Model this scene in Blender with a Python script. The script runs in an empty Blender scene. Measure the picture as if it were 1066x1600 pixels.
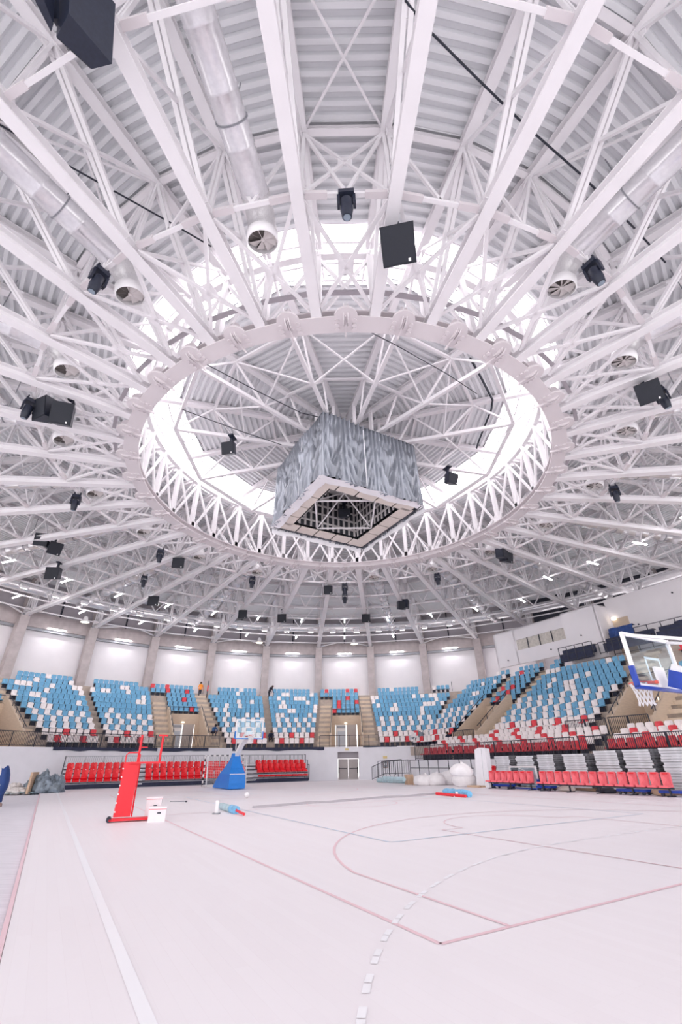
import bpy, bmesh, math, random
from mathutils import Vector, Matrix, noise
random.seed(7)
sc = bpy.context.scene
COL = sc.collection
PI = math.pi
sin, cos, rad = math.sin, math.cos, math.radians

# ------------------------------------------------------------------ camera
FPX, PITCH, ROLL, PX, PY, EYE = 694.642, 0.5216, -0.0159, 531.43, 791.67, 1.43
cr, sr = cos(ROLL), sin(ROLL)
_R0 = Vector((1, 0, 0)); _D0 = Vector((0, sin(PITCH), -cos(PITCH))); _F = Vector((0, cos(PITCH), sin(PITCH)))
_rt = cr * _R0 - sr * _D0; _dn = sr * _R0 + cr * _D0
cam = bpy.data.cameras.new('camera'); camo = bpy.data.objects.new('camera', cam); COL.objects.link(camo)
M = Matrix((( _rt.x, -_dn.x, -_F.x, 0), (_rt.y, -_dn.y, -_F.y, 0), (_rt.z, -_dn.z, -_F.z, EYE), (0, 0, 0, 1)))
camo.matrix_world = M
cam.sensor_width = 36.0; cam.sensor_fit = 'AUTO'; cam.lens = FPX * 36.0 / 1600.0
cam.shift_x = (533 - PX) / 1600.0; cam.shift_y = -(800 - PY) / 1600.0
cam.clip_start = 0.05; cam.clip_end = 400
sc.camera = camo
# ------------------------------------------------------------------ light and exposure
SKYLIGHT = 2.0      # daylight coming through the frosted roof glazing
WORLD = 1.0
w = bpy.data.worlds.new('world'); sc.world = w; w.use_nodes = True
w.node_tree.nodes['Background'].inputs[0].default_value = (1.0, 0.975, 0.985, 1)
w.node_tree.nodes['Background'].inputs[1].default_value = WORLD
sc.view_settings.view_transform = 'Standard'
sc.view_settings.look = 'None'
sc.view_settings.gamma = 1.0
sc.view_settings.exposure = 1.32
sc.view_settings.use_curve_mapping = False

# ------------------------------------------------------------------ frames of reference
C = Vector((0.3, 21.3, 0))              # centre of the arena on the floor
U = Vector((-0.502, 0.865, 0)).normalized(); W = Vector((U.y, -U.x, 0))   # along the court / across it
ANG_U = math.atan2(U.y, U.x) - PI / 2   # z rotation that turns +Y into U
def uw(u, w_, z=0.0):
    p = C + U * u + W * w_; return Vector((p.x, p.y, z))
def pol(r, az, z=0.0):                   # az in degrees, clockwise from +Y
    a = rad(az); return Vector((C.x + r * sin(a), C.y + r * cos(a), z))
def ray(x, y):
    x -= PX; y -= PY
    x, y = cr * x + sr * y, -sr * x + cr * y
    return Vector((x, FPX * cos(PITCH) + y * sin(PITCH), FPX * sin(PITCH) - y * cos(PITCH)))
def at(x, y, z=0.0):                     # the point at height z seen at pixel x, y
    d = ray(x, y); t = (z - EYE) / d.z
    return Vector((d.x * t, d.y * t, z))
def face_cam(p):                          # z rotation that turns local -Y towards the camera
    return math.atan2(p.y, p.x) - PI / 2

# ------------------------------------------------------------------ materials
def lin(c):
    return tuple(((v / 255.0) / 12.92 if v / 255.0 <= 0.04045 else ((v / 255.0 + 0.055) / 1.055) ** 2.4) for v in c)
MATS = {}
def mat(name, rgb, rough=0.5, metal=0.0, vary=0.0, scale=6.0, bump=0.0, stretch=None, emit=0.0, alpha=None, coat=0.0):
    m = bpy.data.materials.new(name); m.use_nodes = True
    nt = m.node_tree; b = nt.nodes['Principled BSDF']
    c = lin(rgb)
    b.inputs['Base Color'].default_value = (*c, 1); b.inputs['Roughness'].default_value = rough; b.inputs['Metallic'].default_value = metal
    if coat: b.inputs['Coat Weight'].default_value = coat
    if emit:
        b.inputs['Emission Color'].default_value = (*c, 1); b.inputs['Emission Strength'].default_value = emit
    if alpha is not None: b.inputs['Alpha'].default_value = alpha
    if vary or bump:
        tc = nt.nodes.new('ShaderNodeTexCoord'); mp = nt.nodes.new('ShaderNodeMapping')
        nz = nt.nodes.new('ShaderNodeTexNoise'); nz.inputs['Scale'].default_value = scale; nz.inputs['Detail'].default_value = 5
        if stretch: mp.inputs['Scale'].default_value = stretch
        nt.links.new(tc.outputs['Object'], mp.inputs['Vector']); nt.links.new(mp.outputs[0], nz.inputs['Vector'])
        if vary:
            rp = nt.nodes.new('ShaderNodeValToRGB')
            rp.color_ramp.elements[0].position = 0.3; rp.color_ramp.elements[1].position = 0.7
            rp.color_ramp.elements[0].color = (*[v * (1 - vary) for v in c], 1)
            rp.color_ramp.elements[1].color = (*[min(1, v * (1 + vary)) for v in c], 1)
            nt.links.new(nz.outputs['Fac'], rp.inputs['Fac']); nt.links.new(rp.outputs[0], b.inputs['Base Color'])
        if bump:
            bp = nt.nodes.new('ShaderNodeBump'); bp.inputs['Strength'].default_value = bump; bp.inputs['Distance'].default_value = 0.02
            nt.links.new(nz.outputs['Fac'], bp.inputs['Height']); nt.links.new(bp.outputs[0], b.inputs['Normal'])
    MATS[name] = m; return m
mat('white_steel', (243, 240, 243), 0.42, vary=0.02, scale=1.5)
mat('ring_steel', (226, 219, 222), 0.45, vary=0.02, scale=1.0)
mat('deck', (238, 239, 242), 0.45, vary=0.02, scale=0.7)
mat('plaster', (240, 236, 240), 0.8, vary=0.02, scale=0.8)
mat('low_wall', (240, 239, 245), 0.8, vary=0.03, scale=1.2)
mat('concrete', (190, 180, 180), 0.85, vary=0.13, scale=1.6, bump=0.15)
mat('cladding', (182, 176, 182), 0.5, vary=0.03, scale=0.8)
mat('cladding_shaded', (60, 64, 76), 0.6, vary=0.1, scale=1.0)
mat('dark_steel', (52, 54, 66), 0.45, vary=0.1, scale=9)
mat('grey_steel', (150, 152, 158), 0.4, metal=0.3, vary=0.05)
mat('zinc', (238, 237, 240), 0.26, metal=0.6, vary=0.06, scale=9, bump=0.25)
mat('flex_duct', (232, 231, 232), 0.35, metal=0.5, vary=0.05, scale=30, bump=0.6)
mat('vane', (225, 219, 217), 0.5, vary=0.02)
mat('vane_dark', (120, 114, 111), 0.7, vary=0.1)
mat('black', (35, 40, 57), 0.42, vary=0.15, scale=14)
mat('black_grille', (26, 30, 42), 0.55, vary=0.25, scale=120, bump=0.4)
mat('glass_lens', (150, 165, 180), 0.1, vary=0.05)
mat('stage_wood', (208, 188, 168), 0.6, vary=0.08, scale=3, stretch=(1, 1, 8))
mat('tread', (216, 198, 178), 0.6, vary=0.07, scale=2.5)
mat('riser', (186, 172, 162), 0.8, vary=0.12, scale=3)
mat('seat_blue', (112, 172, 208), 0.38, vary=0.05, scale=5)
mat('seat_white', (246, 238, 238), 0.38, vary=0.03, scale=5)
mat('seat_red', (226, 66, 78), 0.38, vary=0.05, scale=5)
mat('bleach_red', (236, 22, 38), 0.35, vary=0.08, scale=4)
mat('pink_seat', (247, 112, 122), 0.4, vary=0.14, scale=3.5)
mat('seat_metal', (40, 44, 62), 0.5, vary=0.1)
mat('wrap', (146, 151, 160), 0.34, metal=0.35, vary=0.3, scale=0.55, bump=0.0, stretch=(2.5, 2.5, 0.3))
mat('wrap_white', (246, 245, 250), 0.6, vary=0.02, bump=0.3)
mat('tan_panel', (222, 212, 205), 0.6, vary=0.04)
mat('lattice_dark', (52, 54, 60), 0.6, vary=0.1)
mat('lattice_light', (196, 192, 192), 0.6, vary=0.05)
mat('door_grey', (188, 180, 178), 0.5, vary=0.03)
mat('door_blue', (205, 213, 226), 0.5, vary=0.02)
mat('handle', (40, 40, 44), 0.4)
mat('blue_pad', (20, 62, 170), 0.4, vary=0.08)
mat('royal_pad', (22, 128, 220), 0.42, vary=0.05)
mat('red_pad', (236, 36, 52), 0.4, vary=0.05)
mat('white_paint', (244, 242, 244), 0.35, vary=0.02)
mat('orange_rim', (232, 96, 80), 0.35)
mat('net', (246, 244, 246), 0.7)
mat('navy_cloth', (46, 52, 78), 0.7, vary=0.2, scale=4, bump=0.3)
mat('blue_tarp', (34, 66, 128), 0.6, vary=0.2, scale=3, bump=0.5)
mat('yellow_tarp', (212, 184, 84), 0.6, vary=0.1)
mat('cardboard', (206, 176, 150), 0.8, vary=0.1, scale=4)
mat('white_box', (240, 234, 238), 0.6, vary=0.03)
mat('bag', (238, 234, 236), 0.55, vary=0.05, scale=5, bump=0.6)
mat('rubble', (226, 219, 216), 0.8, vary=0.16, scale=9, bump=0.9)
mat('plastic_heap', (128, 140, 152), 0.3, vary=0.5, scale=3.5, bump=0.9)
mat('teal_wrap', (178, 204, 212), 0.4, vary=0.15, scale=6, bump=0.5)
mat('blue_wrap', (120, 190, 232), 0.35, vary=0.25, scale=9, bump=0.6)
mat('board_face', (222, 223, 228), 0.7, vary=0.13, scale=2.2)
mat('board_edge', (120, 120, 126), 0.8, vary=0.35, scale=6)
mat('osb', (206, 200, 192), 0.6, vary=0.14, scale=5)
mat('cable', (40, 44, 56), 0.6)
mat('line_pink', (240, 205, 212), 0.4)
mat('line_white', (250, 249, 253), 0.4)
mat('line_blue', (214, 228, 244), 0.4)
mat('cover', (222, 219, 226), 0.75, vary=0.08, scale=5, bump=0.4, stretch=(0.4, 4, 1))
mat('skin', (205, 160, 138), 0.6); mat('hair', (46, 38, 38), 0.8); mat('orange', (250, 150, 46), 0.7, vary=0.08)
mat('navy', (40, 46, 70), 0.8, vary=0.1); mat('denim', (60, 104, 158), 0.8, vary=0.1); mat('trouser', (56, 56, 70), 0.8, vary=0.1); mat('black_cloth', (36, 36, 48), 0.8, vary=0.1)
mat('lamp', (255, 252, 255), 0.4, emit=24.0)
mat('flood_added_glow', (255, 250, 252), 0.4, emit=45.0)  # added glow on unlit floodlights, brightens stands and walls
mat('lamp_warm', (255, 244, 220), 0.4, emit=1.2)
mat('pane_light', (255, 251, 253), 0.4, emit=SKYLIGHT)
mat('sign_brown', (150, 126, 120), 0.6); mat('sign_yellow', (236, 214, 150), 0.6); mat('sign_green', (60, 130, 112), 0.6)
def glass(name, tint, a):
    m = bpy.data.materials.new(name); m.use_nodes = True; nt = m.node_tree; nt.nodes.clear()
    out = nt.nodes.new('ShaderNodeOutputMaterial'); mx = nt.nodes.new('ShaderNodeMixShader')
    tr = nt.nodes.new('ShaderNodeBsdfTransparent'); tr.inputs[0].default_value = (*tint, 1)
    gl = nt.nodes.new('ShaderNodeBsdfGlossy'); gl.inputs['Roughness'].default_value = 0.05; gl.inputs[0].default_value = (0.85, 0.92, 0.96, 1)
    mx.inputs[0].default_value = a
    nt.links.new(tr.outputs[0], mx.inputs[1]); nt.links.new(gl.outputs[0], mx.inputs[2]); nt.links.new(mx.outputs[0], out.inputs[0])
    MATS[name] = m
glass('board_glass', (0.90, 0.95, 0.97), 0.07)
def floor_mat():
    m = bpy.data.materials.new('parquet'); m.use_nodes = True; nt = m.node_tree; b = nt.nodes['Principled BSDF']
    tc = nt.nodes.new('ShaderNodeTexCoord'); mp = nt.nodes.new('ShaderNodeMapping'); mp.inputs['Rotation'].default_value = (0, 0, -(ANG_U + PI / 2))
    br = nt.nodes.new('ShaderNodeTexBrick'); br.inputs['Scale'].default_value = 1.0
    br.inputs['Brick Width'].default_value = 1.9; br.inputs['Row Height'].default_value = 0.13; br.inputs['Mortar Size'].default_value = 0.0015
    br.inputs['Color1'].default_value = (*lin((243, 237, 240)), 1); br.inputs['Color2'].default_value = (*lin((240, 233, 236)), 1); br.inputs['Mortar'].default_value = (*lin((233, 224, 227)), 1)
    nt.links.new(tc.outputs['Object'], mp.inputs['Vector']); nt.links.new(mp.outputs[0], br.inputs['Vector'])
    nz = nt.nodes.new('ShaderNodeTexNoise'); nz.inputs['Scale'].default_value = 0.35; nz.inputs['Detail'].default_value = 4
    nt.links.new(mp.outputs[0], nz.inputs['Vector'])
    mx = nt.nodes.new('ShaderNodeMix'); mx.data_type = 'RGBA'; mx.blend_type = 'MIX'
    nt.links.new(nz.outputs['Fac'], mx.inputs[0]); nt.links.new(br.outputs['Color'], mx.inputs[6]); mx.inputs[7].default_value = (*lin((242, 237, 241)), 1)
    nt.links.new(mx.outputs[2], b.inputs['Base Color']); b.inputs['Roughness'].default_value = 0.5; b.inputs['Specular IOR Level'].default_value = 0.25
    MATS['parquet'] = m
floor_mat()

# ------------------------------------------------------------------ mesh builder
class MB:
    def __init__(s): s.v = []; s.f = []; s.m = []; s.names = []; s.smooth = []
    def mi(s, name):
        if name not in s.names: s.names.append(name)
        return s.names.index(name)
    def add(s, vs, fs, m, smooth=False):
        o = len(s.v); k = s.mi(m)
        s.v += [tuple(p) for p in vs]
        for f in fs: s.f.append(tuple(i + o for i in f)); s.m.append(k); s.smooth.append(smooth)
    def box(s, c, d, m, rz=0.0, mx=None):
        x, y, z = d[0] / 2, d[1] / 2, d[2] / 2
        vs = [Vector((a, b, e)) for e in (-z, z) for b in (-y, y) for a in (-x, x)]
        if mx is None: mx = Matrix.Rotation(rz, 3, 'Z')
        c = Vector(c)
        s.add([mx @ p + c for p in vs], [(0, 2, 3, 1), (4, 5, 7, 6), (0, 1, 5, 4), (2, 6, 7, 3), (0, 4, 6, 2), (1, 3, 7, 5)], m)
    def beam(s, a, b, wd, ht, m, up=(0, 0, 1), off=(0, 0)):
        a, b = Vector(a), Vector(b); d = (b - a); L = d.length
        if L < 1e-6: return
        d /= L; up = Vector(up)
        x = d.cross(up)
        if x.length < 1e-4: x = d.cross(Vector((0, 1, 0)))
        x.normalize(); z = x.cross(d)
        o = x * off[0] + z * off[1]
        q = []
        for p in (a, b):
            for sx, sz in ((-1, -1), (1, -1), (1, 1), (-1, 1)): q.append(p + o + x * sx * wd / 2 + z * sz * ht / 2)
        s.add(q, [(0, 1, 2, 3), (7, 6, 5, 4), (0, 4, 5, 1), (1, 5, 6, 2), (2, 6, 7, 3), (3, 7, 4, 0)], m)
    def ibeam(s, a, b, wd, ht, m, t=0.035, up=(0, 0, 1)):
        s.beam(a, b, wd, t, m, up, (0, -ht / 2 + t / 2)); s.beam(a, b, wd, t, m, up, (0, ht / 2 - t / 2)); s.beam(a, b, t, ht - 2 * t, m, up)
    def tube(s, pts, r, m, n=8, cap=True, smooth=True):
        pts = [Vector(p) for p in pts]; rs = r if isinstance(r, (list, tuple)) else [r] * len(pts)
        rings = []; prev = None
        for i, p in enumerate(pts):
            d = (pts[min(i + 1, len(pts) - 1)] - pts[max(i - 1, 0)]).normalized()
            if prev is None:
                x = d.cross(Vector((0, 0, 1)))
                if x.length < 1e-3: x = d.cross(Vector((1, 0, 0)))
            else: x = prev - d * prev.dot(d)
            x.normalize(); prev = x; y = d.cross(x)
            rings.append([p + (x * cos(2 * PI * k / n) + y * sin(2 * PI * k / n)) * rs[i] for k in range(n)])
        fs = []
        for i in range(len(pts) - 1):
            for k in range(n):
                k2 = (k + 1) % n; fs.append((i * n + k, i * n + k2, (i + 1) * n + k2, (i + 1) * n + k))
        s.add([p for rr in rings for p in rr], fs, m, smooth)
        if cap:
            s.add(rings[0], [tuple(range(n))[::-1]], m); s.add(rings[-1], [tuple(range(n))], m)
    def prism(s, poly, axis_a, axis_b, o, ext, m):      # polygon in the plane (axis_a, axis_b) at o, swept along ext
        a, b, o, e = Vector(axis_a), Vector(axis_b), Vector(o), Vector(ext)
        n = len(poly); lo = [o + a * p[0] + b * p[1] for p in poly]; hi = [p + e for p in lo]
        fs = [tuple(range(n)), tuple(range(2 * n - 1, n - 1, -1))] + [(i, i + n, (i + 1) % n + n, (i + 1) % n) for i in range(n)]
        s.add(lo + hi, fs, m)
    def quad(s, a, b, c, d, m): s.add([a, b, c, d], [(0, 1, 2, 3)], m)
    def grid(s, fn, nu, nv, m, smooth=True, closed=False):
        vs = [fn(i / nu, j / nv) for j in range(nv + 1) for i in range(nu + 1)]
        fs = [(j * (nu + 1) + i, j * (nu + 1) + i + 1, (j + 1) * (nu + 1) + i + 1, (j + 1) * (nu + 1) + i) for j in range(nv) for i in range(nu)]
        s.add(vs, fs, m, smooth)
    def blob(s, c, rd, m, seed=0, amp=0.2, freq=1.5, n=14, flat=True, rz=0.0):
        c = Vector(c); vs = []; fs = []; nr = n // 2 + 2; R = Matrix.Rotation(rz, 3, 'Z')
        for j in range(nr + 1):
            th = PI * j / nr
            for i in range(n):
                ph = 2 * PI * i / n; d = Vector((sin(th) * cos(ph), sin(th) * sin(ph), cos(th)))
                k = 1 + amp * (noise.noise(d * freq + Vector((seed * 3.7, seed * 1.3, 0))) + 0.5 * noise.noise(d * freq * 2.7 + Vector((seed, 9, 3))))
                p = R @ Vector((d.x * rd[0] * k, d.y * rd[1] * k, d.z * rd[2] * k)) + c
                if flat and p.z < c.z - rd[2] * 0.62: p.z = c.z - rd[2] * 0.62
                vs.append(p)
        for j in range(nr):
            for i in range(n): fs.append((j * n + i, (j + 1) * n + i, (j + 1) * n + (i + 1) % n, j * n + (i + 1) % n))
        s.add(vs, fs, m, True)
    def mesh(s, name):
        me = bpy.data.meshes.new(name); me.from_pydata(s.v, [], s.f)
        for n in s.names: me.materials.append(MATS[n])
        me.polygons.foreach_set('material_index', s.m); me.polygons.foreach_set('use_smooth', s.smooth)
        me.update(); return me
    def build(s, name, parent=None, loc=None, rz=0.0): return link(name, s.mesh(name), parent, loc, rz)
def link(name, data, parent=None, loc=None, rz=0.0):
    o = bpy.data.objects.new(name, data); COL.objects.link(o)
    if loc is not None: o.location = loc
    if rz: o.rotation_euler = (0, 0, rz)
    if parent is not None: o.parent = parent
    return o
def tag(o, label=None, cat=None, group=None, kind=None):
    if label: o['label'] = label
    if cat: o['category'] = cat
    if group: o['group'] = group
    if kind: o['kind'] = kind
    return o
def thing(name, loc, label, cat, group=None, rz=0.0): return tag(link(name, None, None, loc, rz), label, cat, group)
def struct(name, label=None, loc=None, rz=0.0):
    return tag(link(name, None, None, loc if loc is not None else (0, 0, 0), rz), label, None, None, 'structure')
def one(f, *a, **k):
    b = MB(); f(b, *a, **k); return b
def boxmesh(name, c, d, m, mx=None):
    b = MB(); b.box(c, d, m, mx=mx); return b.mesh(name)
NUM = ['zero', 'one', 'two', 'three', 'four', 'five', 'six', 'seven', 'eight', 'nine', 'ten', 'eleven', 'twelve', 'thirteen', 'fourteen', 'fifteen', 'sixteen', 'seventeen', 'eighteen', 'nineteen', 'twenty']
def word(n):
    if n <= 20: return NUM[n]
    t = ['', '', 'twenty', 'thirty', 'forty', 'fifty', 'sixty'][n // 10]
    return t + ('-' + NUM[n % 10] if n % 10 else '')
ORD = ['zeroth', 'first', 'second', 'third', 'fourth', 'fifth', 'sixth', 'seventh', 'eighth', 'ninth', 'tenth', 'eleventh', 'twelfth', 'thirteenth', 'fourteenth', 'fifteenth', 'sixteenth', 'seventeenth', 'eighteenth']
def clock(az):                            # place on the ring: counted from the far wall, to either side
    az = (az + 180) % 360 - 180
    return abs(az), ('left' if az < 0 else 'right')

# ================================================================== SETTING
# ---- floor: base slab, sprung wood court, covered strip, court lines
fl = struct('floor', 'pale wooden sports floor with thin painted court lines')
b = MB()
n = 72; RW = 39.6
ring = [pol(RW + 1.2, 360 * k / n, -0.06) for k in range(n)]
b.add(ring, [tuple(range(n - 1, -1, -1))], 'cover')
b.build('slab', fl)
b = MB()
E = [(-22.5, -10.9), (-22.5, 12.6), (3.0, 12.6), (9.0, 13.6), (14.0, 15.0), (22.8, 15.0), (22.8, -10.9)]
top = [uw(u, v, 0.0) for u, v in E]; bot = [uw(u, v, -0.055) for u, v in E]; k = len(E)
b.add(top, [tuple(range(k))[::-1]], 'parquet')
b.add(top + bot, [(i, (i + 1) % k, (i + 1) % k + k, i + k) for i in range(k)], 'tan_panel')
b.build('parquet', fl)
b = MB(); b.beam(uw(-22.5, -10.93, -0.02), uw(22.8, -10.93, -0.02), 0.05, 0.05, 'line_pink'); b.build('edge_strip', fl)
def line(name, pts, wd, m, z=0.003, dash=None):
    b = MB(); acc = 0.0
    for i in range(len(pts) - 1):
        a, c = Vector((*pts[i], 0)), Vector((*pts[i + 1], 0)); d = c - a; L = d.length; d /= L; nrm = Vector((-d.y, d.x, 0)) * wd / 2
        segs = [(0, L)]
        if dash: segs = [(q * 0.36, min(L, q * 0.36 + 0.16)) for q in range(int(L / 0.36) + 1)]
        for s0, s1 in segs:
            if s1 <= s0: continue
            q = [a + d * s0 + nrm, a + d * s0 - nrm, a + d * s1 - nrm, a + d * s1 + nrm]
            b.add([uw(p.x, p.y, z) for p in q], [(0, 1, 2, 3)], m)
    return b.build(name, fl)
def arc(cx, cy, r, a0, a1, n=24): return [(cx + r * cos(rad(a0 + (a1 - a0) * i / n)), cy + r * sin(rad(a0 + (a1 - a0) * i / n))) for i in range(n + 1)]
line('court_line', [(-14, -7.5), (14, -7.5), (14, 7.5), (-14, 7.5), (-14, -7.5)], 0.055, 'line_pink')
for sg in (-1, 1):
    t0 = math.degrees(math.asin(6.6 / 6.75))
    line('court_line', [(sg * x, y) for x, y in [(-14, -6.6)] + arc(-12.42, 0, 6.75, -t0, t0, 32) + [(-14, 6.6)]], 0.05, 'line_pink', 0.004)
    line('court_line', [(sg * x, y) for x, y in [(-14, -2.45), (-8.2, -2.45)] + arc(-8.2, 0, 1.8, -90, 90, 16) + [(-8.2, 2.45), (-14, 2.45)]], 0.035, 'line_pink', 0.0045)
    line('court_line', [(sg * x, y) for x, y in arc(-20, -1.5, 9.0, -68, 0, 20) + arc(-20, 1.5, 9.0, 0, 68, 20)], 0.06, 'line_white', 0.005, dash=True)
line('court_line', arc(0, 0, 1.8, 0, 360, 40), 0.045, 'line_pink', 0.004)
line('court_line', [(0, -7.5), (0, 7.5)], 0.045, 'line_pink', 0.004)
line('court_line', [(-9, -4.5), (9, -4.5), (9, 4.5), (-9, 4.5), (-9, -4.5)], 0.05, 'line_blue', 0.005)
line('court_line', [(-20, -10.0), (20, -10.0), (20, 10.0), (-20, 10.0)], 0.1, 'line_white', 0.0035)

# ---- roof deck, skylight (every deck sheet is folded metal with its ribs across the slope)
ZT = lambda r: 18.95 - 0.018 * (r - 11.5)       # underside of the outer deck
ceil = struct('ceiling', 'white ribbed metal roof deck', (C.x, C.y, 0))
def deck_mesh(name, half, r0, r1, zf, pitch=0.34, dep=0.15):
    b = MB(); ta = math.tan(rad(half)); r = r0; rows = []
    while r < r1:
        for dr, dz in ((0, 0), (pitch * 0.38, 0), (pitch * 0.52, dep), (pitch * 0.86, dep)):
            q = min(r + dr, r1); rows.append((q, zf(q) + dz))
        r += pitch
    rows.append((r1, zf(r1)))
    vs = []
    for q, z in rows: vs += [(-q * ta, q, z), (q * ta, q, z)]
    b.add(vs, [(2 * i, 2 * i + 1, 2 * i + 3, 2 * i + 2) for i in range(len(rows) - 1)], 'deck')
    return b.mesh(name)
dm = [deck_mesh('deck_panel', 5.0, 12.15, 15.25, ZT), deck_mesh('deck_panel', 5.0, 15.25, 18.95, lambda r: ZT(r) + 0.02), deck_mesh('deck_panel', 5.0, 18.95, 26.3, ZT), deck_mesh('deck_panel', 5.0, 26.3, 40.6, lambda r: ZT(r) + 0.02)]
RB = [11.55, 15.1, 18.9, 22.6, 26.3, 30.0, 33.7, 37.4]
def purlin_mesh(r):
    b = MB(); x = r * sin(rad(5)) - 0.16; z = ZT(r) - 0.15; b.ibeam((-x, r * cos(rad(5)), z), (x, r * cos(rad(5)), z), 0.2, 0.26, 'white_steel', 0.03); return b.mesh('purlin')
pm = [purlin_mesh(r) for r in RB[1:]]
for k in range(36):
    for q in dm: link('deck_panel', q, ceil, None, rad(10 * k))
    for q in pm: link('purlin', q, ceil, None, rad(10 * k))
dmi = deck_mesh('deck_panel', 15.0, 0.9, 9.35, lambda r: 19.42 + 0.02 * (9.4 - r))
for k in range(12): link('deck_panel', dmi, ceil, None, rad(30 * k))
b = MB(); b.tube([(0, 0, 19.2), (0, 0, 19.6)], 1.0, 'white_steel', 24); b.build('deck_hub', ceil)
# skylight: frosted panes between the inner and the outer deck, with bars
sky_w = struct('window_1', 'ring of frosted skylight panes around the raised inner roof', (C.x, C.y, 0))
def zs(r): return 19.62 - 0.17 * (r - 9.35)
b = MB(); ta = math.tan(rad(4.9)); b.quad((-9.35 * ta, 9.35, zs(9.35)), (9.35 * ta, 9.35, zs(9.35)), (12.2 * ta, 12.2, zs(12.2)), (-12.2 * ta, 12.2, zs(12.2)), 'pane_light'); pane = b.mesh('pane')
b = MB(); ta = math.tan(rad(5)); b.beam((9.3 * ta, 9.3, zs(9.3) - 0.03), (12.2 * ta, 12.2, zs(12.2) - 0.03), 0.08, 0.1, 'white_steel')
for r in (9.45, 10.3, 11.25, 12.05): b.beam((-r * ta, r, zs(r) - 0.03), (r * ta, r, zs(r) - 0.03), 0.06, 0.06, 'cladding')
bar = b.mesh('glazing_bar')
b = MB()
for sx in (-0.55, 0.0, 0.55): b.box((sx, 9.75, zs(9.75) - 0.06), (0.3, 0.05, 0.05), 'grey_steel')
clip = b.mesh('vent_clip')
for k in range(36):
    link('pane', pane, sky_w, None, rad(10 * k)); link('glazing_bar', bar, sky_w, None, rad(10 * k)); link('vent_clip', clip, sky_w, None, rad(10 * k))

# ---- outer wall: white panels, concrete ring beam, grey cladding, columns
wall = struct('wall_far', 'curved outer wall of white panels between concrete columns', (C.x, C.y, 0))
def wseg(name, r, z0, z1, m, half=5.0, th=0.2):
    b = MB(); a = rad(half); t = math.tan(a)
    b.add([(-r * t, r, z0), (r * t, r, z0), (r * t, r, z1), (-r * t, r, z1), (-(r + th) * t, r + th, z0), ((r + th) * t, r + th, z0), ((r + th) * t, r + th, z1), (-(r + th) * t, r + th, z1)],
          [(0, 1, 2, 3), (7, 6, 5, 4), (0, 4, 5, 1), (3, 2, 6, 7), (0, 3, 7, 4), (1, 5, 6, 2)], m); return b.mesh(name)
wp = wseg('wall_panel', 39.9, 8.3, 13.55, 'plaster'); bm_ = wseg('ring_beam', 39.35, 13.75, 15.15, 'concrete', th=0.6)
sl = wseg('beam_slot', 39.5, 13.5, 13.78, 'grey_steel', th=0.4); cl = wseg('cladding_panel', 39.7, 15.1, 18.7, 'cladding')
cld = wseg('cladding_panel', 39.7, 13.2, 18.7, 'cladding_shaded')  # shadow under the right-hand roof put into the panel colour
cp = boxmesh('cladding_post', (0, 39.6, 16.9), (0.14, 0.2, 3.6), 'dark_steel')
b = MB(); b.box((0, 39.2, 11.35), (0.86, 0.9, 6.5), 'concrete'); b.box((0, 39.35, 16.6), (0.5, 0.5, 4.1), 'concrete'); b.box((0, 39.0, 14.62), (0.7, 0.7, 0.1), 'grey_steel')
colm = b.mesh('column')
for k in range(-9, 12):
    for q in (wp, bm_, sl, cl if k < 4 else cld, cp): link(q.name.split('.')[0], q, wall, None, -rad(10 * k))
    link('column', colm, wall, None, -rad(10 * k + 5))
# low curved wall round the court with its doors
RL = 28.0
lw = struct('wall_low', 'low curved white wall below the far seats', (C.x, C.y, 0))
b = MB()
def lowseg(b, a0, a1, z0, z1, r=RL, th=0.25, m='low_wall'):
    n = max(1, int(abs(a1 - a0) / 2.0)); vs = []
    for i in range(n + 1):
        a = rad(a0 + (a1 - a0) * i / n)
        for q in (r, r + th):
            for z in (z0, z1): vs.append((q * sin(a), q * cos(a), z))
    fs = []
    for i in range(n):
        o = 4 * i; p = o + 4
        fs += [(o, p, p + 1, o + 1), (o + 2, o + 3, p + 3, p + 2), (o + 1, p + 1, p + 3, o + 3), (o, o + 2, p + 2, p)]
    fs += [(0, 1, 3, 2), (4 * n, 4 * n + 2, 4 * n + 3, 4 * n + 1)]
    b.add(vs, fs, m)
DA0, DA1 = -1.9, 2.3
lowseg(b, -60.2, DA0, -0.05, 2.72); lowseg(b, DA1, 20.0, -0.05, 2.72); lowseg(b, DA0, DA1, 2.3, 2.72)
lowseg(b, -84, -60.2, 2.15, 2.72)
b.build('wall_section', lw)
b = MB(); a0 = pol(RL, -60.2) - C; a1 = pol(RL + 3.6, -60.2) - C; b.beam((a0.x, a0.y, 1.1), (a1.x, a1.y, 1.1), 0.2, 2.3, 'low_wall')
lowseg(b, -84, -60.2, -0.05, 2.4, r=RL + 3.4); b.build('recess_wall', lw)
b = MB()
for a in (DA0, DA1):
    p = pol(RL + 0.25, a) - C; q = pol(RL + 1.2, a) - C; b.beam((p.x, p.y, 1.13), (q.x, q.y, 1.13), 0.06, 2.36, 'plaster')
p = pol(RL + 0.7, 0.2) - C; b.box((p.x, p.y, 2.32), (2.1, 1.1, 0.06), 'plaster'); lowseg(b, DA0, DA1, 1.72, 2.32, r=RL + 1.1, m='cladding')
b.build('door_reveal', lw)
dd = struct('door_1', 'grey double door in the low white wall', (C.x, C.y, 0))
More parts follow.
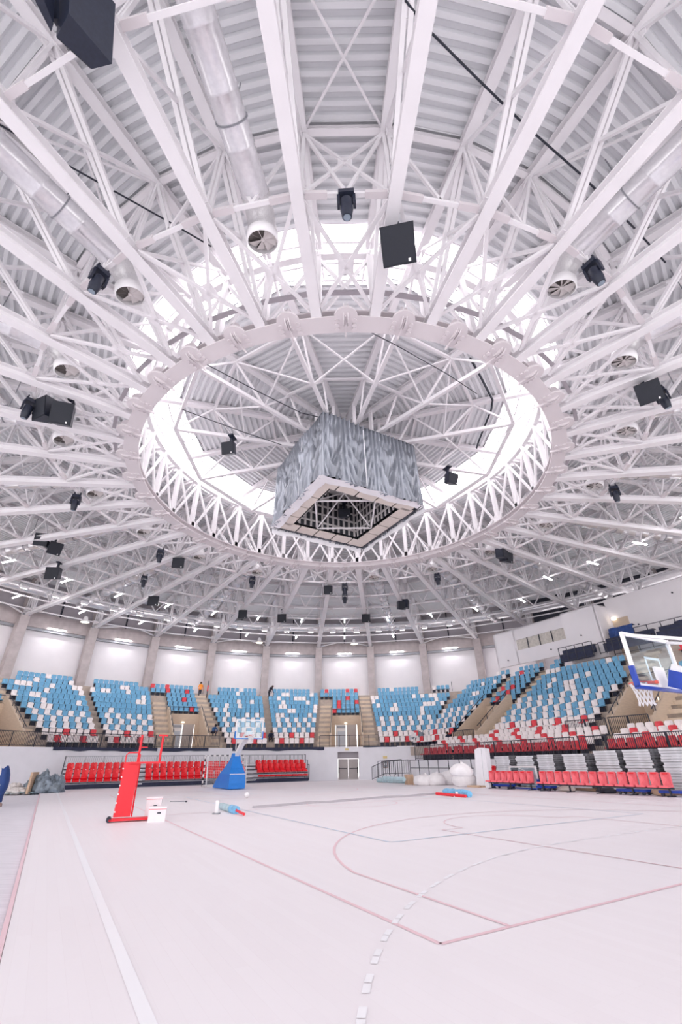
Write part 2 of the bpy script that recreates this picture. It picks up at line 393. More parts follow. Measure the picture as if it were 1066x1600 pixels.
for s in (-1, 1):
    b = MB(); b.box((0.1 + s * 0.49, RL + 1.0, 0.84), (0.96, 0.06, 1.72), 'door_grey'); lf = b.build('door_leaf', dd)
    b = MB(); b.beam((0.1 + s * 0.12, RL + 0.93, 0.9), (0.1 + s * 0.9, RL + 0.93, 0.9), 0.04, 0.05, 'handle'); b.beam((0.1 + s * 0.9, RL + 0.94, 0.5), (0.1 + s * 0.9, RL + 0.94, 1.0), 0.06, 0.05, 'handle'); b.build('push_bar', lf)
b = MB(); b.box((0.0, RL - 0.02, 2.5), (0.34, 0.05, 0.16), 'sign_yellow'); tag(b.build('exit_sign', None, (C.x, C.y, 0)), 'small pale yellow exit sign above the grey double door', 'sign')
s = thing('hydrant_cabinet', pol(RL - 0.02, 7.5, 0.0), 'small brown hose cabinet on the low white wall', 'cabinet', rz=-rad(7.5))
b = MB(); b.box((0, -0.04, 1.2), (0.45, 0.12, 0.6), 'sign_brown'); b.build('body', s)
b = MB(); b.box((0, -0.11, 1.2), (0.36, 0.02, 0.5), 'grey_steel'); b.tube([(0, -0.12, 1.2), (0, -0.14, 1.2)], 0.12, 'white_paint', 12); b.build('door', s)
b = MB(); b.box((0, -0.02, 1.78), (0.4, 0.03, 0.22), 'sign_yellow'); b.build('sign', s)

# ================================================================== ROOF STEEL
# ---- radial trusses (36): local +Y runs outward from the ring, z up from the bottom chord
RB2 = RB + [39.0]
ZB = 14.72
def tl(r, z): return (0, r - 11.5, z - ZB)
def pair(b, a, c, wd, ht, gap, m='white_steel'):
    b.beam(a, c, wd, ht, m, (1, 0, 0), (0, gap / 2)); b.beam(a, c, wd, ht, m, (1, 0, 0), (0, -gap / 2))
tm = {}
b = MB(); b.ibeam(tl(11.2, ZB + 0.0), tl(39.1, ZB + 0.0), 0.36, 0.34, 'white_steel'); tm['bottom_chord'] = [b.mesh('bottom_chord')]
b = MB(); b.ibeam(tl(11.4, ZT(11.4) - 0.19), tl(39.1, ZT(39.1) - 0.19), 0.34, 0.34, 'white_steel'); tm['top_chord'] = [b.mesh('top_chord')]
tm['vertical'] = []; tm['diagonal'] = []; tm['counter_diagonal'] = []; tm['gusset'] = []
for i, r in enumerate(RB2):
    zt = ZT(r) - 0.3
    if i > 0:
        b = MB(); pair(b, tl(r, ZB + 0.15), tl(r, zt), 0.085, 0.1, 0.16); tm['vertical'].append(b.mesh('vertical'))
    if i < len(RB2) - 1:
        r2 = RB2[i + 1]; zt2 = ZT(r2) - 0.3
        b = MB(); pair(b, tl(r2, zt2), tl(r + (0.25 if i else 0.1), ZB + 0.15), 0.1, 0.13, 0.18)
        for f in (0.3, 0.7):
            p = Vector(tl(r2, zt2)).lerp(Vector(tl(r, ZB + 0.15)), f); b.box(p, (0.2, 0.12, 0.12), 'white_steel')
        tm['diagonal'].append(b.mesh('diagonal'))
        if i < 5:
            b = MB(); b.beam(tl(r + 0.1, zt), tl(r2 - 0.15, ZB + 0.15), 0.09, 0.11, 'white_steel'); tm['counter_diagonal'].append(b.mesh('counter_diagonal'))
    y = r - 11.5; b = MB()
    b.prism([(y - 0.34, 0.12), (y + 0.4, 0.12), (y + 0.2, 0.55), (y - 0.14, 0.55)], (0, 1, 0), (0, 0, 1), (-0.015, 0, 0), (0.03, 0, 0), 'white_steel'); tm['gusset'].append(b.mesh('gusset')); b = MB()
    z = zt - ZB; b.prism([(y - 0.4, z + 0.12), (y + 0.34, z + 0.12), (y + 0.14, z - 0.34), (y - 0.2, z - 0.34)], (0, 1, 0), (0, 0, 1), (-0.015, 0, 0), (0.03, 0, 0), 'white_steel')
    tm['gusset'].append(b.mesh('gusset'))
b = MB(); b.box(tl(39.0, ZB + 0.25), (0.5, 0.08, 0.9), 'white_steel'); b.beam(tl(37.4, ZB + 0.1), tl(39.1, ZB - 0.1), 0.2, 0.06, 'white_steel'); tm['end_plate'] = [b.mesh('end_plate')]
def truss_label(a):
    n_, side = clock(a)
    i = int(round((n_ - 5) / 10)) + 1
    if i <= 9: return f'white steel roof truss, {ORD[i]} {side} of the axis counting from the far wall'
    return f'white steel roof truss overhead, {ORD[19 - i]} {side} of the axis counting from the near side'
for k in range(36):
    az = 10 * k + 5
    t = thing('roof_truss', pol(11.5, az, ZB), truss_label(az), 'roof truss', 'radial roof trusses', -rad(az))
    for nm, ms in tm.items():
        for q in ms: link(nm, q, t)

# ---- central ring girder
rg = thing('ring_girder', (C.x, C.y, ZB - 0.2), 'large white steel ring carrying the inner ends of all roof trusses', 'girder')
def arcbox(b, r0, r1, z0, z1, a0, a1, m, n=4):
    vs = []
    for i in range(n + 1):
        a = rad(a0 + (a1 - a0) * i / n)
        for q in (r0, r1):
            for z in (z0, z1): vs.append((q * sin(a), q * cos(a), z))
    fs = []
    for i in range(n):
        o = 4 * i; p = o + 4
        fs += [(o, p, p + 1, o + 1), (o + 2, o + 3, p + 3, p + 2), (o + 1, p + 1, p + 3, o + 3), (o, o + 2, p + 2, p)]
    fs += [(0, 1, 3, 2), (4 * n, 4 * n + 2, 4 * n + 3, 4 * n + 1)]
    b.add(vs, fs, m)
b = MB(); arcbox(b, 10.8, 11.45, 0.0, 0.05, -5, 5, 'ring_steel'); arcbox(b, 11.08, 11.14, 0.05, 0.36, -5, 5, 'ring_steel'); arcbox(b, 10.85, 11.4, 0.36, 0.41, -5, 5, 'ring_steel'); seg_m = b.mesh('ring_segment')
b = MB(); arcbox(b, 11.1, 11.35, 3.85, 4.1, -5, 5, 'white_steel', 2); topseg = b.mesh('upper_ring_segment')
b = MB()
for sx in (-0.07, 0.07):
    b.tube([(sx - 0.02, 11.35, 0.22), (sx + 0.02, 11.35, 0.22)], 0.36, 'ring_steel', 18, smooth=False)
b.tube([(0, 11.42, -0.02), (0, 11.42, 0.07)], 0.4, 'ring_steel', 20, smooth=False)
for sx in (-0.3, 0.3):
    for y in (10.95, 11.12, 11.3): b.tube([(sx, y, -0.05), (sx, y, 0.0)], 0.085, 'ring_steel', 10, smooth=False)
b.box((0, 11.1, -0.04), (0.04, 0.85, 0.1), 'ring_steel'); joint = b.mesh('bolted_joint')
b = MB(); b.beam((0, 11.22, 0.4), (0, 11.22, 3.9), 0.24, 0.24, 'white_steel', (1, 0, 0)); b.prism([(-0.42, 0.38), (0.42, 0.38), (0.2, 0.85), (-0.2, 0.85)], (1, 0, 0), (0, 0, 1), (0, 11.1, 0), (0, 0.03, 0), 'white_steel'); post_m = b.mesh('ring_post')
def p5(a, z): return (11.2 * sin(rad(a)), 11.2 * cos(rad(a)), z)
b = MB(); b.beam(p5(-5, 3.8), p5(4.4, 0.5), 0.11, 0.13, 'white_steel'); dg1 = b.mesh('ring_diagonal')
b = MB(); b.beam(p5(5, 3.8), p5(-4.4, 0.5), 0.11, 0.13, 'white_steel'); dg2 = b.mesh('ring_diagonal')
for k in range(36):
    link('ring_segment', seg_m, rg, None, rad(10 * k + 5)); link('bolted_joint', joint, rg, None, rad(10 * k)); link('upper_ring_segment', topseg, rg, None, rad(10 * k + 5))
    link('ring_post', post_m, rg, None, rad(10 * k + 5)); link('ring_diagonal', dg1, rg, None, rad(10 * k)); link('ring_diagonal', dg2, rg, None, rad(10 * k))

# ---- bracing between neighbouring trusses (one bay each)
def bp(r, s, z): return (r * sin(rad(5)) * s, r * cos(rad(5)), z)
ties = []
for r in RB[1:]:
    b = MB(); x = r * sin(rad(5)); yy = r * cos(rad(5)); b.beam((-x + 0.15, yy, ZB + 0.1), (x - 0.15, yy, ZB + 0.1), 0.11, 0.11, 'white_steel')
    for s in (-1, 1): b.box((s * (x - 0.5), yy, ZB + 0.1), (0.6, 0.17, 0.15), 'ring_steel')
    ties.append(b.mesh('tie_tube'))
kb = []
for r in (15.1, 22.6, 30.0):
    for s in (-1, 1):
        b = MB(); b.beam(bp(r, s * 0.96, ZT(r) - 0.3), bp(r, 0, ZB + 0.16), 0.08, 0.1, 'white_steel'); kb.append(b.mesh('knee_brace'))
xb = []
for s in (-1, 1):
    b = MB(); r = 15.1; b.beam(bp(r, s * 0.96, ZT(r) - 0.35), bp(r, -s * 0.9, ZB + 0.16), 0.075, 0.09, 'white_steel'); xb.append(b.mesh('cross_brace'))
b = MB(); b.box(bp(15.1, 0, (ZT(15.1) + ZB) / 2 - 0.1), (0.42, 0.03, 0.42), 'white_steel'); xb.append(b.mesh('cross_plate'))
pb = []
for s in (-1, 1):
    b = MB(); b.beam(bp(15.0, s * 0.9, ZB + 0.02), bp(11.75, -s * 0.8, ZB + 0.02), 0.11, 0.1, 'white_steel'); pb.append(b.mesh('plan_brace'))
b = MB(); b.box(bp(13.1, 0, ZB + 0.02), (0.5, 0.5, 0.03), 'white_steel'); pb.append(b.mesh('plan_plate'))
b = MB(); x = 12.0 * sin(rad(5)); b.box((0, 12.0 * cos(rad(5)), ZB + 0.32), (2 * x - 0.5, 0.15, 0.02), 'cladding')
for sy in (-0.075, 0.075): b.box((0, 12.0 * cos(rad(5)) + sy, ZB + 0.36), (2 * x - 0.5, 0.012, 0.07), 'cladding')
pb.append(b.mesh('cable_tray'))
tb = []
for s in (-1, 1):
    b = MB(); b.beam(bp(18.85, s * 0.92, ZT(18.9) - 0.2), bp(15.2, -s * 0.9, ZT(15.1) - 0.2), 0.07, 0.09, 'white_steel'); tb.append(b.mesh('roof_brace'))
    b = MB(); b.beam(bp(26.2, s * 0.92, ZT(26.2) - 0.2), bp(22.7, -s * 0.9, ZT(22.6) - 0.2), 0.07, 0.09, 'white_steel'); tb.append(b.mesh('roof_brace'))
cb = []
for s in (-1, 1):
    b = MB(); b.beam(bp(39.0, s * 0.97, ZB - 0.05), bp(37.4, s * 0.3, ZB + 0.1), 0.12, 0.12, 'white_steel'); cb.append(b.mesh('column_brace'))
bt = []
for s in (-1, 1):                                  # crossed bars in the vertical plane further out, seen beyond the far ring
    b = MB(); b.beam(bp(18.9, s * 0.96, ZT(18.9) - 0.3), bp(18.9, -s * 0.9, ZB + 0.16), 0.07, 0.08, 'white_steel'); bt.append(b.mesh('cross_brace'))
for k in range(36):
    az = 10 * k; n_, side = clock(az); i = int(round(n_ / 10))
    if i == 0: lb = 'white bracing bars of the roof bay straight above the far grey door'
    elif i == 18: lb = 'white bracing bars of the roof bay directly overhead, beside the nearest spotlight'
    elif i <= 9: lb = f'white bracing bars between trusses, {ORD[i]} roof bay {side} of the far middle bay'
    else: lb = f'white bracing bars between trusses, {ORD[18 - i]} roof bay {side} of the bay overhead'
    t = thing('roof_bracing', (C.x, C.y, 0), lb, 'bracing', 'bracing between the roof trusses', -rad(az))
    for q in ties: link('tie_tube', q, t)
    for q in kb: link('knee_brace', q, t)
    for q in pb: link(q.name.split('.')[0], q, t)
    if k % 3 == 0:
        for q in xb + tb + bt: link(q.name.split('.')[0], q, t)
    if k % 2 == 0:
        for q in cb: link('column_brace', q, t)

# ---- inner roof: 12 trusses meeting over the score board
itm = []
zt = lambda r: 19.3 - 0.02 * (9.4 - r)
ZI = 17.32
b = MB(); b.beam((0, 2.2, ZI), (0, 9.6, ZI), 0.17, 0.2, 'white_steel', (0, 0, 1)); itm.append(('bottom_chord', b.mesh('bottom_chord')))
b = MB(); b.ibeam((0, 0.8, zt(2)), (0, 11.2, zt(9.4)), 0.28, 0.3, 'white_steel'); itm.append(('top_chord', b.mesh('top_chord')))
for a, c in (((9.55, ZI), (7.7, 19.1)), ((5.8, ZI), (7.7, 19.1)), ((5.8, ZI), (4.2, 19.1)), ((3.2, ZI), (4.2, 19.1))):
    b = MB(); b.beam((0, a[0], a[1]), (0, c[0], c[1]), 0.09, 0.1, 'white_steel'); itm.append(('web_bar', b.mesh('web_bar')))
b = MB(); b.beam((0, 9.55, ZI), (0, 11.15, 18.65), 0.1, 0.12, 'white_steel'); itm.append(('strut', b.mesh('strut')))
b = MB(); b.box((0, 2.2, 18.3), (0.18, 0.18, 2.2), 'white_steel'); itm.append(('king_post', b.mesh('king_post')))
a15 = rad(15)
def ib(r, s, z): return (r * sin(a15) * s, r * cos(a15), z)
ibr = []
for r, z, wd in ((9.55, ZI, 0.16), (7.7, 19.12, 0.14), (4.4, 19.02, 0.12)):
    b = MB(); b.beam(ib(r, -1, z), ib(r, 1, z), wd, wd, 'white_steel'); ibr.append(('eave_tie' if r > 9 else 'purlin', b.mesh('ring_tie')))
for s in (-1, 1):
    b = MB(); b.beam(ib(7.7, s, 19.1), ib(5.8, -s, ZI), 0.07, 0.07, 'white_steel'); ibr.append(('plan_brace', b.mesh('plan_brace')))
for k in range(12):
    az = 30 * k + 15; n_, side = clock(az); i = int(round((n_ - 15) / 30)) + 1
    t = thing('inner_roof_truss', (C.x, C.y, 0), f'slim white truss under the raised inner roof, {ORD[i]} {side} from the far side', 'roof truss', 'inner roof trusses', -rad(az))
    for nm, q in itm: link(nm, q, t)
    t = thing('inner_roof_bracing', (C.x, C.y, 0), f'thin white ties of the inner roof, {ORD[i]} bay {side} from the far side' if True else '', 'bracing', 'inner roof bracing', -rad(30 * k))
    t['label'] = f'thin white ties under the inner roof, bay number {word(k + 1)} clockwise from the far bay'
    for nm, q in ibr: link(nm, q, t)

# ================================================================== GRANDSTANDS
NROW = 12
fr = lambda i: 28.3 + 0.85 * i            # front radius of row i of the curved stand
fz = lambda i: 2.72 + 0.525 * i           # floor height of row i
def sz(i): return 1.5 + 0.27 * i if i <= 4 else 2.58 + 0.51 * (i - 4)   # straight side stand
def sw(i): return 15.1 + 0.8 * i
VOM = (-60, -30, 0)                        # bearings of the entrance portals of the curved stand
def azu(az): return rad(az) - math.atan2(U.x, U.y)
def az_end(i):                             # bearing at which row i of the curved stand runs into the side stand
    z = fz(i); j = 4 + max(0, (z - 2.58) / 0.51); lim = sw(j) - 0.3; r = fr(i) + 0.5
    return math.degrees(math.asin(min(1, lim / r)) + math.atan2(U.x, U.y))
st = struct('floor_stand_far', 'stepped concrete terrace of the curved far stand', (C.x, C.y, 0))
def loc(az, s, r, z):                      # s = sideways distance from the portal axis, r = distance along it
    a = rad(az); return Vector((r * sin(a) + s * cos(a), r * cos(a) - s * sin(a), z))
PW, SW2 = 1.62, 2.95                       # half width of portal, outer edge of its stairs
def rowarc(b, i, a0, a1, m='riser'):
    if a1 - a0 < 0.3: return
    n = max(1, int((a1 - a0) / 1.5)); r0, r1 = fr(i), fr(i + 1) + 0.03
    if i == NROW - 1: r1 = 39.9
    arcbox(b, r0, r1, fz(i) - 0.75, fz(i), a0, a1, m, n)
def asin_deg(s, r): return math.degrees(math.asin(s / r))
for i in range(NROW):
    spans = []; a = -84.0; r = fr(i)
    for v in VOM:
        h = asin_deg(PW if i < 6 else 0.02, r)
        if i < 6: spans.append((a, v - h)); a = v + h
    spans.append((a, az_end(i) + 7.0))
    for a0, a1 in spans:
        b = MB(); rowarc(b, i, a0, a1, 'riser'); b.build('tier_step', st)
# stairs beside every portal: beige treads, two per row
for v in VOM:
    for sg in (-1, 1):
        top_i = 9 if sg < 0 else NROW - 1
        for i in range(0, top_i + 1):
            b = MB()
            for hs in (0, 1):
                rs_ = max(fr(i) + 0.425 * hs - 0.425, 28.27)
                q = [loc(v, sg * (PW + 0.05), rs_, 0), loc(v, sg * SW2, rs_, 0), loc(v, sg * SW2, fr(i + 1) + 0.05, 0), loc(v, sg * (PW + 0.05), fr(i + 1) + 0.05, 0)]
                z1 = fz(i) + 0.012 + 0.2625 * (hs - 1) + (0.2625 if hs == 0 and i == 0 else 0); z0 = max(z1 - 0.5, 2.64)
                vs = [p + Vector((0, 0, z0)) for p in q] + [p + Vector((0, 0, z1)) for p in q]
                b.add(vs, [(0, 1, 2, 3), (4, 7, 6, 5), (0, 4, 5, 1), (1, 5, 6, 2), (2, 6, 7, 3), (3, 7, 4, 0)], 'tread')
            b.build('stair_step', st)
    # portal: back wall, cheeks, doorway
    b = MB(); h = PW
    for q0, q1, z0, z1 in (((-h, 33.3), (h, 33.3), 5.0, 5.95), ((-h, 33.3), (-1.2, 33.3), 2.6, 5.0), ((1.2, 33.3), (h, 33.3), 2.6, 5.0)):
        p, q = loc(v, *q0, 0), loc(v, *q1, 0); b.beam(Vector((p.x, p.y, (z0 + z1) / 2)), Vector((q.x, q.y, (z0 + z1) / 2)), 0.2, z1 - z0, 'stage_wood')
    b.build('portal_wall', st)
    b = MB(); p, q = loc(v, 0, 28.05, 2.66), loc(v, 0, 33.4, 2.66); b.beam(p, q, 2 * PW, 0.1, 'stage_wood'); b.build('portal_floor', st)
    for sg in (-1, 1):
        b = MB(); o = loc(v, sg * PW - 0.08, 0, 0); a = rad(v); out = Vector((sin(a), cos(a), 0)); side = Vector((cos(a), -sin(a), 0))
        b.prism([(28.3, 2.62), (33.6, 2.62), (33.6, 6.55), (33.2, 6.55), (28.9, 3.75), (28.3, 3.75)], out, (0, 0, 1), o, side * 0.16, 'stage_wood'); b.build('portal_cheek', st)
    kk = VOM.index(v)
    dr = struct('door_%d' % (2 + kk), 'doors at the back of an entrance portal', (C.x, C.y, 0))
    b = MB(); p = loc(v, -0.62, 33.26, 3.85); b.box(p, (1.1, 0.06, 2.3), 'white_paint', -rad(v)); b.build('door_leaf', dr)
    b = MB(); p = loc(v, -0.55, 33.2, 3.55); b.box(p, (0.8, 0.05, 1.6), 'door_blue', -rad(v)); p = loc(v, -0.55, 33.2, 4.8); b.box(p, (0.9, 0.05, 0.22), 'grey_steel', -rad(v)); b.build('door_panel', dr)
    b = MB(); p = loc(v, 0.58, 33.24, 3.85); b.box(p, (1.1, 0.06, 2.3), 'door_grey', -rad(v)); b.build('door_leaf', dr)
    b = MB(); p = loc(v, -0.05, 33.12, 5.16); b.box(p, (0.26, 0.08, 0.09), 'lamp_warm', -rad(v)); b.build('door_lamp', dr)
# ---- seats
def rounded(n, w_, h_, r):
    pts = []
    for cx, cy, a0 in ((w_ / 2 - r, h_ - r, 0), (-w_ / 2 + r, h_ - r, 90)):
        for k in range(n + 1):
            a = rad(a0 + 90 * k / n); pts.append((cx + r * cos(a), cy + r * sin(a)))
    pts += [(-w_ / 2 + 0.02, 0), (w_ / 2 - 0.02, 0)]
    return pts
def seat_geo(b, m, T=None, flip=False):
    tb = MB(); w_ = 0.45
    pts = rounded(2, w_, 0.43, 0.09)
    # curved backrest: the outline swept back, its middle dished
    def P(x, z, y): return (x, y + 0.16 * (x / w_) ** 2 * -1 + 0.10 * z, z + 0.43)
    n = len(pts)
    vs = [P(x, z, 0.0) for x, z in pts] + [P(x, z, 0.05) for x, z in pts] + [P(0, 0.21, 0.012)]
    fs = [(i, (i + 1) % n, 2 * n) for i in range(n)] + [(i, i + n, (i + 1) % n + n, (i + 1) % n) for i in range(n)] + [tuple(range(2 * n - 1, n - 1, -1))]
    tb.add(vs, fs, m, False)
    # pan with a rolled front lip
    prof = [(0.02, 0.43), (-0.2, 0.415), (-0.38, 0.44), (-0.43, 0.41), (-0.42, 0.36), (-0.2, 0.36), (0.03, 0.38)]
    vs = [(x, y, z) for x in (-w_ / 2 + 0.01, w_ / 2 - 0.01) for y, z in prof]; k = len(prof)
    tb.add(vs, [(i, (i + 1) % k, (i + 1) % k + k, i + k) for i in range(k)] + [tuple(range(k))[::-1], tuple(range(k, 2 * k))], m, False)
    tb.box((0, -0.06, 0.2), (0.3, 0.28, 0.36), 'seat_metal')
    tb.box((0.235, -0.1, 0.36), (0.03, 0.34, 0.05), 'seat_metal')
    T = T or Matrix.Identity(4)
    names = tb.names
    for nm in names:
        idx = [i for i in range(len(tb.f)) if names[tb.m[i]] == nm]
        used = sorted({q for i in idx for q in tb.f[i]}); mp = {q: i for i, q in enumerate(used)}
        b.add([T @ Vector(tb.v[q]) for q in used], [tuple(mp[q] for q in tb.f[i]) for i in idx], nm)
SEATM = {}
for c in ('blue', 'white', 'red'):
    b = MB(); seat_geo(b, 'seat_' + c); SEATM[c] = b.mesh('stadium_seat')
seats = []                                  # (position, rotation, colour, where)
def colour(kind, i, j, rnd):
    if kind == 'low': return 'red' if (j + 2 * i) % 4 == 1 else 'white'
    if kind == 'mid': return 'white' if (i + j + (i // 2)) % 2 else 'blue'
    if kind == 'top': return 'white' if rnd.random() < 0.17 else 'blue'
    if kind == 'portal': return 'red' if rnd.random() < 0.15 else 'blue'
    return 'blue'
rnd = random.Random(4)
# curved stand blocks: between portal axes, with a narrow aisle in the middle bearing
blocks = [(-60, -30), (-30, 0), (0, None)]
BN = {(-60, 0): 'far-left curved block', (-60, 1): 'curved block left of the bald aisle', (-30, 0): 'curved block behind the far hoop', (-30, 1): 'curved block beside the central portal', (0, 0): 'curved block right of the central portal', (0, 1): 'short top row by the corner stair'}
for v0, v1 in blocks:
    for i in range(NROW):
        r = fr(i) + 0.52; pitch = math.degrees(0.475 / r)
        a0 = v0 + asin_deg(SW2 + 0.3 - (0.11 * i if v0 == -60 else 0.03 * i), r)
        if v1 is not None:
            mid = (v0 + v1) / 2; a1 = v1 - asin_deg(SW2 + 0.3, r)
            gap = math.degrees(0.35 / r) if i < 10 else math.degrees(1.0 / r)
            halves = [(a0, mid - gap), (mid + gap, a1)]
        else:
            a1 = 15.6 + 0.42 * i; halves = [(a0, a1)] if i < 10 else [(a0 + 1.6, 13.6)] + ([(15.2, 19.2)] if i == 11 else [])
        if i >= 10 and v1 is not None: halves = [(a0 + 2.2, mid - gap), (mid + gap, a1 - 0.2)]
        if i == 11 and v1 is not None: halves = [(max(h0, math.floor(h0 / 10) * 10 + 5 - 10 + 1.2), h1) for h0, h1 in halves]
        for hb, (h0, h1) in enumerate(halves):
            n = int((h1 - h0) / pitch)
            for j in range(n):
                az = h0 + (j + 0.5) * (h1 - h0) / n
                if i == 11 and abs((az - 5) / 10 - round((az - 5) / 10)) * 10 < 1.35: continue
                kind = 'low' if i < 2 else 'mid' if i < 5 else 'top'
                seats.append((pol(r, az, fz(i)), -rad(az), colour(kind, i, j, rnd), BN[(v0, hb)], i, j))
for v in VOM:                                # the small blocks over the portals
    for i in range(6, NROW):
        ss = [-1.3 + 0.52 * j for j in range(6)]
        if i >= 10: ss = [-2.86, -2.34, -1.82] + ss
        for j, s_ in enumerate(ss):
            p = loc(v, s_, fr(i) + 0.52, fz(i)) + C
            seats.append((p, -rad(v), colour('portal', i, j, rnd), f'block over the {("left-edge", "left", "central")[VOM.index(v)]} far portal', i, j))
# ---- straight side stand
ss = struct('floor_stand_side', 'stepped concrete terrace of the straight side stand', (0, 0, 0))
SP = [12.35, -1.5]                           # where along the court its portals open
NS = 17
def strip(b, u0, u1, w0, w1, z0, z1, m):
    q = [uw(u0, w0), uw(u1, w0), uw(u1, w1), uw(u0, w1)]
    vs = [p + Vector((0, 0, z0)) for p in q] + [p + Vector((0, 0, z1)) for p in q]
    b.add(vs, [(3, 2, 1, 0), (4, 5, 6, 7), (0, 1, 5, 4), (1, 2, 6, 5), (2, 3, 7, 6), (3, 0, 4, 7)], m)
PH = 1.3
def u_hi(i): return 15.0 if i < 4 else 19.7 + 0.06 * (i - 4)
for i in range(NS):
    segs = [(-13.0, u_hi(i))]
    if 4 <= i < 10:
        segs = [(-13, SP[1] - PH), (SP[1] + PH, SP[0] - PH), (SP[0] + PH, u_hi(i))]
    for u0, u1 in segs:
        b = MB(); strip(b, u0, u1, sw(i), sw(i + 1) + 0.03 if i < NS - 1 else 31.5, 0.0 if i < 4 else sz(i) - 0.7, sz(i), 'low_wall' if i == 0 else 'riser'); b.build('tier_step', ss)
for p_ in SP:
    for sg in (-1, 1):
        for i in range(4, NS):
            b = MB()
            for hs in (0, 1):
                strip(b, min(p_ + sg * (PH + 0.08), p_ + sg * (PH + 1.25)), max(p_ + sg * (PH + 0.08), p_ + sg * (PH + 1.25)), sw(i) + 0.4 * (hs - 1), sw(i + 1) + 0.02, sz(i) - 0.5, sz(i) + 0.012 + 0.255 * (hs - 1) + (0.255 if i == 4 and hs == 0 else 0), 'tread')
            b.build('stair_step', ss)
        b = MB(); uu = p_ + sg * PH; b.prism([(sw(4) - 0.05, 2.5), (sw(10) + 0.1, 2.5), (sw(10) + 0.1, sz(10) + 0.75), (sw(10) - 0.3, sz(10) + 0.75), (sw(4) + 0.3, 3.5), (sw(4) - 0.05, 3.5)], W, (0, 0, 1), U * (uu - 0.08) + C, U * 0.16, 'stage_wood'); b.build('portal_cheek', ss)
    b = MB(); strip(b, p_ - PH, p_ + PH, sw(4) - 0.02, sw(10), 2.4, 2.58, 'stage_wood'); b.build('portal_floor', ss)
    b = MB(); strip(b, p_ - PH, p_ + PH, sw(9) + 0.3, sw(10) + 0.05, 4.5, sz(10) + 0.02, 'stage_wood'); strip(b, p_ - PH, p_ - 0.75, sw(9) + 0.3, sw(10), 2.5, 4.5, 'stage_wood'); strip(b, p_ + 0.75, p_ + PH, sw(9) + 0.3, sw(10), 2.5, 4.5, 'stage_wood'); b.build('portal_wall', ss)
    dr = struct('door_%d' % (5 + SP.index(p_)), 'door at the back of a side stand portal')
    b = MB(); strip(b, p_ - 0.75, p_ + 0.75, sw(9) + 0.45, sw(9) + 0.55, 2.5, 4.5, 'door_grey'); b.build('door_leaf', dr)
    b = MB(); strip(b, p_ - 0.2, p_ + 0.12, sw(9) + 0.18, sw(9) + 0.3, 4.62, 4.78, 'lamp_warm'); b.build('door_lamp', dr)
RZ_S = math.atan2(W.y, W.x) - PI / 2         # seats of the side stand look along -W
def srow(i, u0, u1, where, kindf, skip=None):
    n = int((u1 - u0) / 0.51 + 0.01)
    for j in range(n):
        u_ = u1 - (j + 0.5) * (u1 - u0) / n
        if skip and skip(u_): continue
        seats.append((uw(u_, sw(i) + 0.53, sz(i)), RZ_S, colour(kindf, i, j, rnd), where, i, j))
for i in range(4, NS):
    kf = 'low' if i < 6 else 'mid' if i < 10 else 'top'
    srow(i, SP[1] + PH + 1.35 + (0.3 if i < 9 else 0), SP[0] - PH - (0.9 if i < 10 else 1.35), 'main block under the press box', kf, (lambda u_: u_ < 8.7) if i >= 15 else None)
    srow(i, SP[0] + PH + 1.35, u_hi(i) - 0.3 if i < 16 else 17.0, 'corner block beyond the side portal', kf)
    if i < 15: srow(i, -12.8, SP[1] - PH - 1.4, 'near side block behind the hoop', kf)
    if i >= 10:
        for p_ in SP: srow(i, p_ - PH - 0.2, p_ + PH + 0.2, f'small block over the {"farther" if p_ > 0 else "nearer"} side portal', 'portal', (lambda u_: u_ < 0.5) if i >= 15 else None)
for i in range(0, 4):
    for u0, u1, nm in ((-12.9, -1.4, 'lowest rows near the hoop'), (-0.2, 11.0, 'lowest rows behind the panel stacks'), (11.2, 14.6, 'lowest rows by the ramp')):
        if i == 0:
            n = int((u1 - u0) / 0.51)
            for j in range(n): seats.append((uw(u1 - (j + 0.5) * (u1 - u0) / n, sw(0) + 0.62, sz(0)), RZ_S, 'red', nm, 0, j))
        else: srow(i, u0, u1, nm, 'low')
# the 300 that show largest stand alone, all others make one far mass
def shows(p):
    d = p + Vector((0, 0, 0.6 - EYE)); z = d.dot(_F)
    if z < 1: return False
    x, y = d.dot(_rt) / z * FPX + PX, d.dot(_dn) / z * FPX + PY
    return -8 < x < 1074 and not (976 < x < 1066 and 1000 < y < 1075)
order = sorted(seats, key=lambda q: (not shows(q[0]), q[0].length))
mass = MB()
for k, (p, rz, c, where, i, j) in enumerate(order):
    if k < 300:
        o = link('stadium_seat', SEATM[c], None, p, rz)
        tag(o, f'{c} plastic seat, {where}, row {word(i + 1)} upward, place {word(j + 1)}', 'seat', 'stadium seats')
    elif shows(p):
        seat_geo(mass, 'seat_' + c, Matrix.Translation(p) @ Matrix.Rotation(rz, 4, 'Z'))
o = mass.build('distant_stadium_seats'); tag(o, 'rows of blue, white and red plastic seats across the farther stands', 'seats', None, 'stuff')

